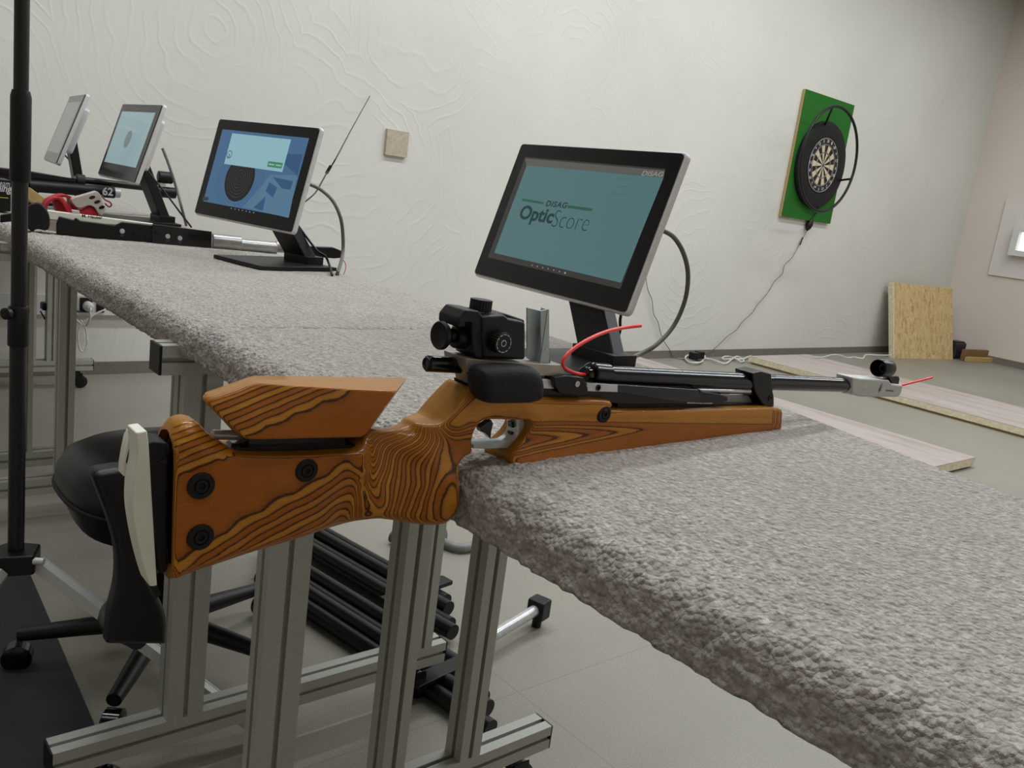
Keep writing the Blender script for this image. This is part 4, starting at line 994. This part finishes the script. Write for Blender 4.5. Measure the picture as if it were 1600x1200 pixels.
MB().box((p.x-.22, p.y+.02, .17), (p.x-.02, p.y+.12, .18)).build('lid', BLACK, bx, bev=.004)
br = empty('wooden_offcut', Pz(1530, 566, 0)); tag(br, 'short brown wooden offcut on the floor by the far corner', 'wood piece')
p = Pz(1513, 566, 0); q = Pz(1553, 567, 0); d = (q-p); d.normalize(); s_ = V((-d.y, d.x, 0)); s_ = -s_ if s_.y < 0 else s_
MB().prism([p, q, q+s_*.05, p+s_*.05], (0, 0, .05)).build('lower_slat', TAN, br, bev=.004)
MB().prism([p+s_*.06, q+s_*.06+d*.05, q+s_*.10+d*.05, p+s_*.10], (0, 0, .12)).build('upper_slat', plain('brown_wood', (120, 90, 56), .7), br, bev=.006)
# white extension lead with two black plugs
ex = empty('extension_lead', Pz(1100, 560, 0)); tag(ex, 'tangled white extension lead with two black plugs on the floor by the wall', 'cable')
z = .012
MB().tube(cr([Pz(x, y, z+.004*(i % 3)) for i, (x, y) in enumerate(((1098, 556), (1084, 554), (1073, 556), (1071, 561), (1078, 566), (1092, 566.5), (1098, 563), (1092, 558), (1084, 557), (1096, 559), (1112, 562), (1124, 566), (1134, 568), (1144, 561), (1152, 557), (1162, 563), (1158, 565), (1148, 560), (1138, 557), (1130, 558), (1130, 561), (1146, 561), (1160, 561), (1168, 558), (1173, 556)))], 6), .007, 8).build('cable', WHITEC, ex)
MB().obox(Pz(1094, 559, .02), ((1, .2, 0), (-.2, 1, 0), (0, 0, 1)), (.055, .022, .018)).build('socket_block', WHITEC, ex, bev=.006)
for a in ((1084, 556), (1093, 554.5)):
    MB().obox(Pz(*a, .05), ((1, -.3, 0), (.3, 1, 0), (0, 0, 1)), (.032, .025, .028)).build('plug', BLACK, ex, bev=.006)
wc = MB().tube(cr([Pz(x, y, .068) for x, y in ((1272, 558), (1286, 558), (1300, 554.5), (1312, 555), (1324, 559), (1334, 558), (1348, 560), (1353, 554.5), (1372, 555), (1392, 555))], 5), .006, 8).build('white_cable', WHITEC)
tag(wc, 'white cable lying across the far platform towards the chipboard panel', 'cable')
# target box on the far wall
X = X1
cr_ = Px(1578, 312, X-.02); cb_ = Px(1550, 430, X-.02)
pn = MB().box((X-.022, cb_.y-1.15, cb_.z), (X-.002, (cr_.y+cb_.y)/2+.04, cr_.z)).build('target_backing', plain('pale_panel', (214, 208, 202), .7, namt=.02), bev=.004); tag(pn, 'large pale square backing panel on the far right wall', 'panel')
tb_ = empty('target_box', (X-.06, Px(1590, 380, X-.1).y, 1.2)); tag(tb_, 'white electronic target box with a lit opening on the far right wall', 'target')
a = Px(1585, 352, X-.12); b_ = Px(1574, 398, X-.12); y1 = (a.y+b_.y)/2; S = a.z-b_.z
c1 = Px(1592, 362, X-.12); c2_ = Px(1587, 391, X-.12); i1 = (c1.y+c2_.y)/2
fr = MB()
for (ya, yb, za, zb_) in ((y1-S, y1, c1.z, a.z), (y1-S, y1, b_.z, c2_.z), (i1, y1, c2_.z, c1.z), (y1-S, y1-S+(y1-i1), c2_.z, c1.z)):
    fr.box((X-.12, ya, za), (X-.022, yb, zb_)) if False else fr.box((X-.12, ya, min(za, zb_)), (X-.022, yb, max(za, zb_)))
fr.build('case', WHITEP, tb_)
MB().box((X-.05, y1-S+.02, c2_.z-.0), (X-.03, y1-.02, c1.z+.0)).build('lit_face', plain('lit_target_face', (240, 240, 240), .6, emit=((255, 252, 245), 1.3), namt=0), tb_)
# small board at top of the wall
sb = MB().box((Py(602, 243, YW-.02).x, YW-.02, Py(600, 241, YW-.02).z), (Py(636, 243, YW-.02).x, YW, Py(600, 200, YW-.02).z)).build('wall_plaque', plain('beige_card', (176, 164, 146), .7)); tag(sb, 'small beige board mounted high on the white wall left of the OpticScore monitor', 'board')

# ------------------------------------------------------------------ wall sockets and leads under the far table
tk = empty('cable_trunking', Py(110, 480, YW-.03)); tag(tk, 'white wall trunking with black sockets under the far table', 'socket strip')
zt = Py(150, 493, YW-.03).z; zu = Py(150, 462, YW-.03).z
MB().box((.55, YW-.03, zt), (2.2, YW, zu)).build('trunk', WHITEP, tk, bev=.003)
for x0, x1 in ((125, 144), (151, 163)):
    xa = Py(x0, 478, YW-.034).x; xb = Py(x1, 478, YW-.034).x
    MB().box((xa, YW-.036, zt+.015), (xb, YW-.03, zu-.01)).build('socket', BLACK, tk, bev=.001)
pl_ = empty('white_plug', Py(137, 478, YW-.06)); tag(pl_, 'white plug and curled white lead in the black wall socket', 'plug')
p = Py(137, 478, YW-.036); MB().lathe(p, (0, -1, 0), [(0, .022), (.02, .022), (.026, .019), (.045, .011)], 20).build('body', WHITEP, pl_)
MB().tube(cr([p+V((0, -.045, 0)), Py(141, 486, YW-.09), Py(140, 500, YW-.08), Py(134, 509, YW-.06), Py(124, 504, YW-.06), Py(115, 494, YW-.06), Py(111, 478, YW-.06), Py(112, 458, YW-.06)], 7), .005, 8).build('lead', WHITEC, pl_)
MB().tube(cr([Py(166, 483, YW-.06), Py(150, 490, YW-.06), Py(135, 500, YW-.06), Py(124, 512, YW-.06), Py(122, 530, YW-.06), Py(125, 546, YW-.06), Py(131, 549, YW-.06), Py(136, 538, YW-.06), Py(134, 515, YW-.06), Py(126, 500, YW-.06)], 7), .004, 8).build('lead', WHITEC, pl_)
pa_ = empty('power_adapter', Py(78, 478, 3.9)); tag(pa_, 'black power adapter with thin lead hanging under the far table', 'adapter')
a = Py(64, 472, 3.93); b_ = Py(91, 484, 3.93); MB().box((a.x, 3.90, b_.z), (b_.x-.0, 3.95, a.z)).build('body', BLACK, pa_, bev=.006)
MB().tube(cr([Py(63, 486, 3.92), Py(70, 498, 3.92), Py(78, 512, 3.92), Py(88, 514, 3.92), Py(96, 514, 3.92)], 6), .0028, 8).build('lead', BLACK, pa_)
MB().tube(cr([Py(94, 483, 3.85), Py(104, 487, 3.85), Py(116, 486, 3.86), Py(124, 487, 3.9)], 6), .005, 8).build('lead', BLACK, pa_)

# ------------------------------------------------------------------ second rifle, silver and black
PR = V((.56, 2.43, TZ)); PQ = V((1.24, 2.285, TZ)); dR = (PQ-PR).normalized(); nR = V((-dR.y, dR.x, 0)); nR = -nR if nR.y < 0 else nR
def PP(x, y, off=0): return Pn(x, y, PR+nR*off, nR)
def OUTR(pts, off, th, mb=None):
    mb = mb or MB(); mb.prism([PP(x, y, off) for x, y in pts], nR*th); return mb
r2 = empty('air_rifle', PP(240, 380)); r2.location.z = TZ; ORG[r2.name] = r2.location.copy()
tag(r2, 'silver and black target rifle lying on the middle table behind the blue-screen monitor', 'rifle')
OUTR([(88, 350), (92, 338), (116, 344), (118, 340), (126, 345), (180, 352), (190, 347), (238, 352), (330, 363), (329, 391), (240, 383), (150, 373), (88, 366)], -.018, .036).build('fore_stock', BLACK, r2, bev=.003)
OUTR([(238, 350), (331, 362), (330, 392), (238, 384)], -.024, .006).build('side_plate', BLACKG, r2, bev=.001)
OUTR([(74, 329), (240, 350), (240, 358), (190, 352), (120, 347), (76, 342)], -.012, .024).build('receiver_rail', PLATE, r2, bev=.001)
OUTR([(112, 328), (124, 330), (126, 338), (114, 337)], -.010, .020).build('loading_gate', SILVER, r2, bev=.0006)
tx = MB(); o_ = PP(128, 339.5, -.0125); uu = (PP(160, 342.8, -.0125)-o_); wtx = uu.length; uu.normalize(); vv = V((0, 0, 1))
add_text(tx, 'M. Hauser', o_, uu, vv, wtx, bold=.02); tx.build('name_text', BLACK, r2, smooth=False)
OUTR([(74, 343), (90, 345), (90, 362), (74, 360)], -.012, .024).build('link_block', TIT, r2, bev=.001)
pg = smooth_closed([(40, 330), (48, 320), (62, 318), (74, 330), (78, 345), (74, 360), (58, 358), (50, 362), (40, 352)], set(), 3)
OUTR(pg, -.02, .04).build('grip', RUBBER, r2, bev=.006)
OUTR([(0, 336), (40, 330), (40, 338), (20, 346), (0, 348)], -.01, .02).build('shoulder_rest', BLACK, r2, bev=.002)
for i, (x, y) in enumerate(((191, 361), (211, 368), (229, 371), (244, 364), (262, 369), (281, 372))):
    MB().lathe(PP(x, y, -.018 if i < 3 else -.024), -nR, [(-.001, .006), (.004, .006), (.005, .004)], 16).build('adjusting_screw', CHROME if i in (0, 4, 5) else BLACKM, r2)
    if i in (0, 4, 5): MB().lathe(PP(x, y+6, -.018 if i < 3 else -.024), -nR, [(-.001, .005), (.002, .005)], 12).build('recess', ALUD, r2)
def cylR(a, b, r, name, mat, off=0):
    p, q = PP(*a, off), PP(*b, off); L = (q-p).length; o = MB().lathe(p, q-p, [(0, r*.93), (r*.08, r), (L-r*.08, r), (L, r*.93)], 28).build(name, mat, r2); return o
BRUSH = plain('brushed_metal', (168, 168, 164), .3, .7)
cylR((331, 377.5), (376, 382), .0235, 'cylinder_head', BRUSH)
cylR((374, 383), (432, 388), .0185, 'air_cylinder', BRUSH)
cylR((430, 385), (482, 390), .016, 'air_cylinder', BRUSH)
OUTR([(462, 384), (478, 382), (490, 386), (522, 387), (534, 392), (533, 403), (522, 404), (470, 399), (462, 394)], -.012, .024).build('muzzle_block', BLACK, r2, bev=.002)
cylR((455, 382), (480, 384), .004, 'barrel', SILVER)
MB().tube(cr([PP(533, 404), PP(539, 410), PP(540, 420), PP(536, 430), PP(531, 435)], 6), .0012, 8).build('safety_cord', RED, r2)

# third rifle, black, farther back
Y3 = 3.28
def OUT3(pts, off, th, mb=None):
    mb = mb or MB(); mb.prism([Py(x, y, Y3+off) for x, y in pts], (0, th, 0)); return mb
r3 = empty('air_rifle', (Py(120, 290, Y3).x, Y3, TZ)); tag(r3, 'long black rifle on the far table with its front sight beside the pale-screened monitor', 'rifle')
OUT3([(-60, 252), (0, 262), (50, 268), (118, 280), (118, 290), (80, 302), (48, 296), (0, 290), (-60, 284)], -.02, .04).build('stock', BLACK, r3, bev=.004)
OUT3([(0, 264), (118, 279), (118, 284), (0, 272)], -.024, .004).build('rail', BLACKG, r3)
p, q = Py(116, 280, Y3), Py(236, 294, Y3); MB().tube([p, q], .012, 18).build('barrel', TUBE, r3)
MB().lathe(Py(119, 280, Y3), q-p, [(0, .016), (.001, .018), (.026, .018), (.027, .016)], 20).build('barrel_band', ALUD, r3)
p, q = Py(45, 290, Y3-.03), Py(178, 301, Y3-.03); MB().tube([p, q], .020, 22).build('air_cylinder', BLACK, r3)
p2 = Py(187, 301.8, Y3-.03); MB().tube([q, p2], .0165, 20).build('cylinder_tip', SILVER, r3)
tx = MB(); add_text(tx, '62', Py(160, 305, Y3-.052), (q-p).normalized(), V((0, 0, 1)), .034, .028, .03); tx.build('number_text', WHITEP, r3, smooth=False)
p, q = Py(247, 276, Y3), Py(265, 278, Y3); MB().lathe(p, q-p, [(0, .017), (.002, .021), (.048, .021), (.05, .018)], 24).build('front_sight', BLACK, r3)
OUT3([(232, 281), (262, 284), (262, 287), (232, 284)], -.008, .016).build('sight_rail', BLACK, r3)
OUT3([(248, 283), (258, 284), (260, 293), (252, 293)], -.006, .012).build('sight_base', CHROME, r3, bev=.001)
p, q = Py(232, 298, Y3), Py(264, 301, Y3); MB().lathe(p, q-p, [(0, .018), (.002, .020), (.094, .020), (.096, .016)], 24).build('muzzle_weight', BLACKM, r3)
OUT3([(50, 296), (60, 294), (62, 318), (50, 330), (42, 330)], -.015, .03).build('grip', BLACK, r3, bev=.004)

# things around them
blk = MB(); q = [Py(x, y, 2.82) for x, y in ((40, 291), (48, 294), (72, 311), (66, 324), (58, 322), (40, 309))]; blk.prism(q, (0, .05, 0)); bo_ = blk.build('wooden_block', TAN, bev=.002); tag(bo_, 'pale wooden block leaning on the far table behind the tripod pole', 'wooden block')
bx2 = empty('printed_box', Py(5, 300, 2.9)); tag(bx2, 'black box printed with white and yellow at the left edge on the far table', 'box')
a = Py(-40, 262, 2.95); b_ = Py(17, 322, 2.95); MB().box((a.x, 2.95, TZ+.005), (b_.x, 3.05, Py(17, 282, 2.95).z)).build('carton', BLACK, bx2, bev=.002)
la = MB(); add_text(la, 'Tuning', Py(-22, 301, 2.9485), V((1, 0, 0)), V((0, 0, 1)), Py(16, 300, 2.9485).x-Py(-22, 301, 2.9485).x, .028, .02, .2)
add_text(la, 'x tream', Py(-16, 290, 2.9485), V((1, 0, 0)), V((0, 0, 1)), Py(15, 290, 2.9485).x-Py(-16, 290, 2.9485).x, .016, .0, .1)
la.build('lettering', WHITEP, bx2, smooth=False)
a = Py(-30, 303, 2.9485); b_ = Py(13, 307, 2.9485); MB().box((a.x, 2.9485, b_.z-.004), (b_.x, 2.9495, a.z-.006)).build('yellow_stripe', plain('yellow_print', (206, 196, 40), .6), bx2)
# red and white ventilated gear
gx = empty('red_glove', Pz(110, 340, TZ)); tag(gx, 'red padded straps joined to a white shell with three slots, beside the silver rifle', 'shooting glove')
GY = 2.66
def band(pts_px, w_, th_, name, mat, y=GY, parent=None):
    P_ = cr([Py(a, b__, y+dy) for a, b__, dy in pts_px], 6); m = MB(); n_ = len(P_); vs = []
    for i, p in enumerate(P_):
        t_ = (P_[min(i+1, n_-1)]-P_[max(i-1, 0)]).normalized(); nn = t_.cross(V((0, 1, 0))).normalized()
        for a_, b__ in ((-1, -1), (1, -1), (1, 1), (-1, 1)): vs.append(p+V((0, 1, 0))*a_*w_/2+nn*b__*th_/2)
    fs = [(i*4+k, i*4+(k+1) % 4, (i+1)*4+(k+1) % 4, (i+1)*4+k) for i in range(n_-1) for k in range(4)]+[(0, 1, 2, 3), (n_*4-4, n_*4-1, n_*4-2, n_*4-3)]
    return m.add(vs, fs).build(name, mat, parent or gx, bev=.001)
band([(68, 334, 0), (69, 322, 0), (76, 312, 0), (88, 309, 0), (97, 318, 0), (104, 332, 0), (110, 340, 0)], .05, .006, 'strap_loop', REDF)
band([(80, 310, .03), (95, 305, .03), (108, 309, .03), (112, 322, .03), (122, 330, .03)], .05, .007, 'strap_loop', REDF)
OUTp = smooth_closed([(86, 312), (98, 308), (106, 318), (122, 330), (140, 322), (148, 326), (156, 342), (128, 340), (105, 336), (92, 334)], set(), 3)
m = MB(); m.prism([Py(x, y, GY-.005) for x, y in OUTp], (0, .04, 0)); m.build('padding', REDF, gx, bev=.006)
sh = smooth_closed([(112, 311), (128, 306), (152, 299), (158, 306), (162, 320), (165, 326), (160, 336), (154, 333), (148, 324), (138, 321), (124, 325), (116, 320)], {2}, 3)
m = MB(); m.prism([Py(x, y, GY-.014) for x, y in sh], (0, .03, 0)); shl = m.build('shell', plain('white_shell', (176, 168, 160), .5), gx, bev=.005)
for (x, y) in ((144, 308.5), (152, 315.5), (159, 324.0)):
    c_ = Py(x, y, GY-.0142); ax1 = V((.9, 0, .42)).normalized(); ax2 = V((-.42, 0, .9)); m = MB()
    m.add([c_+ax1*(.0085*math.cos(k*math.pi/8))+ax2*(.0045*math.sin(k*math.pi/8)) for k in range(16)], [tuple(range(16))]); m.prism(m.v[:16], (0, -.0006, 0)); m.build('vent_slot', BLACKG, shl, smooth=False)
MB().tube(cr([Py(158, 305, GY), Py(164, 312, GY-.01), Py(172, 316, GY-.01), (Py(174, 321, GY-.01)), Py(170, 323, GY-.01), Py(164, 318, GY-.01)], 6), .0022, 8).build('cord_loop', plain('red_brown_cord', (120, 36, 30), .6), gx)

# ------------------------------------------------------------------ tripod pole, left foreground
TP = V((.292, 1.5, 0)); 
tr = empty('tripod_stand', (TP.x, TP.y, 0)); tag(tr, 'black carbon tripod stand with silver leg braces at the left edge', 'tripod')
CARB = plain('carbon_tube', (10, 10, 11), .35, nscale=600, namt=.5, bump=.3)
zz = lambda y: Py(25, y, 1.5).z
def poleat(z): return V((TP.x, TP.y, z))
MB().lathe(poleat(zz(860)), (0, 0, 1), [(0, .0122), (zz(525)-zz(860), .0122)], 28).build('lower_pole', CARB, tr)
MB().lathe(poleat(zz(540)), (0, 0, 1), [(0, .0145), (.002, .0152), (zz(482)-zz(540), .0152), (zz(478)-zz(540), .0135)], 28).build('clamp_collar', BLACK, tr)
MB().lathe(poleat(zz(495)), (0, 0, 1), [(0, .0112), (zz(280)-zz(495), .0112)], 28).build('upper_pole', CARB, tr)
MB().lathe(poleat(zz(283)), (0, 0, 1), [(0, .0132), (.003, .0142), (zz(150)-zz(283), .0142), (zz(140)-zz(283), .012)], 28).build('top_collar', BLACK, tr)
MB().lathe(poleat(zz(145)), (0, 0, 1), [(0, .0102), (.5, .0102)], 28).build('mast', CARB, tr)
kn = poleat(zz(487)); MB().lathe(kn+V((-.012, -.012, 0)), (-.8, -.6, 0), [(0, .004), (.006, .004), (.006, .009), (.013, .009), (.014, .007)], 18).build('clamp_lever', BLACK, tr)
hz = zz(872)
hb = MB(); hb.prism([poleat(hz-.02)+V((a_*1.0, b__*1.0, 0)) for a_, b__ in ((-.035, -.02), (.02, -.035), (.04, .012), (.0, .04), (-.04, .02))], (0, 0, .035)); hb.build('hub', BLACK, tr, bev=.004)
MB().lathe(poleat(hz+.004)+V((.02, -.03, 0)), (.8, -.5, 0), [(0, .006), (.016, .006)], 16).build('pivot', SILVER, tr)
for i, ang in enumerate((-28, 92, 212)):
    a = math.radians(ang); d_ = V((math.cos(a), math.sin(a), 0)); p = poleat(hz-.005)+d_*.035; q = V((TP.x, TP.y, .022))+d_*.42
    ax = (q-p).normalized(); sd = ax.cross(V((0, 0, 1))).normalized(); up_ = sd.cross(ax)
    lm = MB(); lm.obox((p+q)/2, (ax, sd, up_), ((q-p).length/2, .011, .004)); lm.obox((p+q)/2+sd*.011-up_*.004, (ax, sd, up_), ((q-p).length/2, .0015, .009)); lm.obox((p+q)/2-sd*.011-up_*.004, (ax, sd, up_), ((q-p).length/2, .0015, .009))
    lg_ = lm.build('leg', SILVER, tr)
    MB().lathe(q+V((0, 0, .012)), (0, 0, -1), [(0, .010), (.01, .014), (.024, .014)], 18).build('rubber_foot', BLACK, lg_)
# dark mat under the tripod
e1 = Pz(40, 878, .008); e2 = Pz(76, 962, .008); dd_ = (e2-e1).normalized(); e3 = e2+dd_*.55
MT = MB().prism([V((q.x, q.y, 0)) for q in (e1, e3, e3+V((-1.1, -.25, 0)), e1+V((-1.1, -.05, 0)))], (0, 0, .008)).build('floor_mat', BLUEBK, bev=.003)
tag(MT, 'dark navy mat lying flat on the floor under the tripod at the lower left', 'mat')

# ------------------------------------------------------------------ office chair behind the butt
SCx, SCy = .60, 1.66
ch = empty('office_chair', (SCx, SCy, 0)); tag(ch, 'black padded chair with a glossy curved armrest, behind the rifle butt', 'chair')
def sq(a_, rx, ry, e=2.6):
    c_, s__ = math.cos(a_), math.sin(a_); return (math.copysign(abs(c_)**(2/e), c_)*rx, math.copysign(abs(s__)**(2/e), s__)*ry)
prof = [(.0, .305), (.70, .31), (.86, .33), (.93, .365), (1.0, .39), (.99, .42), (.93, .445), (.8, .46), (.5, .47), (.0, .468)]
m = MB(); N = 48; vs = []
RX, RY = .205, .205
for k_, z_ in prof:
    for i in range(N):
        a_ = 2*math.pi*i/N; x_, y_ = sq(a_, RX*max(k_, .001), RY*max(k_, .001)); vs.append((SCx+x_, SCy+y_, z_))
fs = [(j*N+i, j*N+(i+1) % N, (j+1)*N+(i+1) % N, (j+1)*N+i) for j in range(len(prof)-1) for i in range(N)]
m.add(vs, fs); m.build('seat', LEATHER, ch, angle=60)
m = MB(); pts = []
for i in range(N+1):
    a_ = 2*math.pi*i/N; x_, y_ = sq(a_, RX*1.0, RY*1.0); pts.append((SCx+x_, SCy+y_, .392))
m.tube(pts, .004, 8); m.build('piping', RUBBER, ch)
arm = smooth_closed([(146, 745), (160, 738), (205, 733), (215, 745), (212, 780), (212, 820), (222, 870), (246, 925), (262, 965), (262, 1010), (170, 1010), (176, 960), (186, 915), (186, 868), (176, 825), (162, 785)], {0, 9, 10}, 4)
YA = 1.12
puffy('armrest', LEATHER, ch, arm, YA, YA+.02, .02, lambda P: np.zeros(len(P)), lambda P: np.full(len(P), .012), res=.007, angle=180)
bkp = [(SCx+.05, SCy+.2), (SCx+.2, SCy+.16)]
m = MB(); m.lathe((SCx, SCy, .31), (0, 0, -1), [(0, .06), (.03, .06), (.03, .028), (.15, .028), (.15, .036), (.23, .036)], 24); m.build('gas_column', BLACKM, ch)
# bracket from armrest to the seat underside
pA_ = Py(215, 1000, YA+.03); MB().tube(cr([pA_, V((pA_.x+.02, (pA_.y+SCy)/2-.05, .30)), V((SCx-.02, SCy-.1, .30))], 6), .014, 12).build('arm_bracket', BLACKM, ch)
for i in range(5):
    a_ = 2*math.pi*i/5+.3; d_ = V((math.cos(a_), math.sin(a_), 0)); p = V((SCx, SCy, .095)); q = p+d_*.27-V((0, 0, .02))
    lg_ = MB().tube([p, q], [.024, .014], 12).build('leg', BLACK, ch)
    MB().lathe(q+V((0, 0, -.047))-d_.cross(V((0, 0, 1)))*.018, d_.cross(V((0, 0, 1))), [(0, .02), (.004, .0275), (.032, .0275), (.036, .02)], 20).build('wheel', BLACKG, lg_)

# ------------------------------------------------------------------ bundles of black tubes under the near table
BT = plain('black_tube', (9, 9, 11), .36, .1, spec=.4)
dT = V((.157, -.988, 0))
def bundle(label, px0, n_, step, t0, t1, r, zs):
    o0 = Pz(px0[0], px0[1], .05); t = empty('tube_bundle', (o0.x, o0.y, 0)); tag(t, label, 'stand', 'bundles of black tubes under the table')
    for i in range(n_):
        p = Pz(px0[0], px0[1]+step*i, .05); zz_ = r+.001+zs[i % len(zs)]
        MB().tube([V((p.x, p.y, zz_))+dT*t0, V((p.x, p.y, zz_))+dT*t1], r, 16).build('tube', BT, t)
    p = Pz(px0[0], px0[1]+step*(n_-1)/2, .05); q = V((p.x, p.y, .0))+dT*(t1-.12)
    w_ = (Pz(px0[0], px0[1], .05)-Pz(px0[0], px0[1]+step*(n_-1), .05)).length/2+r
    MB().obox((q.x, q.y, 2*r+.008), (dT, (.988, .157, 0), (0, 0, 1)), (.02, w_, .006)).build('clamp', BLACK, t, bev=.002)
    return t
bundle('bundle of black tubes on the floor under the table, the farther of two', (580, 857), 4, 15, -.45, .30, .019, (0, .012))
bundle('bundle of black tubes on the floor under the table, nearer the camera', (566, 935), 4, 17, -.40, .40, .019, (.012, 0))
cp = empty('capped_tube', Pz(845, 950, .05)); tag(cp, 'steel tube with a square black end cap under the near table', 'tube')
c_ = Pz(842, 950, .05); d_ = (Pz(822, 962, .05)-c_); d_.z = 0; d_.normalize()
MB().tube([c_, c_+d_*.3+V((0, 0, 0))], .014, 16).build('tube', CHROME, cp)
MB().obox((c_.x, c_.y, .05), (d_, (-d_.y, d_.x, 0), (0, 0, 1)), (.022, .024, .026)).build('end_cap', BLACK, cp, bev=.006)
MB().tube([c_+d_*.28, V((c_.x, c_.y, 0))+d_*.28], .012, 12).build('foot', BLACK, cp)
MB().tube([c_+V((0, 0, -.02)), V((c_.x, c_.y, .0))], .012, 12).build('foot', BLACK, cp)
hs = MB().tube(cr([Pz(x, y, z_) for x, y, z_ in ((612, 838, .02), (640, 846, .02), (662, 836, .02), (684, 824, .02), (690, 838, .02), (676, 850, .02), (650, 862, .02), (632, 868, .02))], 8), .018, 12).build('grey_hose', plain('grey_hose', (70, 76, 78), .4)); tag(hs, 'looped dark grey hose on the floor under the table', 'hose')
hs2 = MB().tube(cr([Pz(x, y, .016) for x, y in ((672, 836), (684, 842), (700, 851), (718, 856), (738, 853), (760, 842))], 8), .014, 12).build('grey_hose', plain('light_hose', (120, 122, 116), .45)); tag(hs2, 'lighter grey curved hose on the floor under the table edge', 'hose')
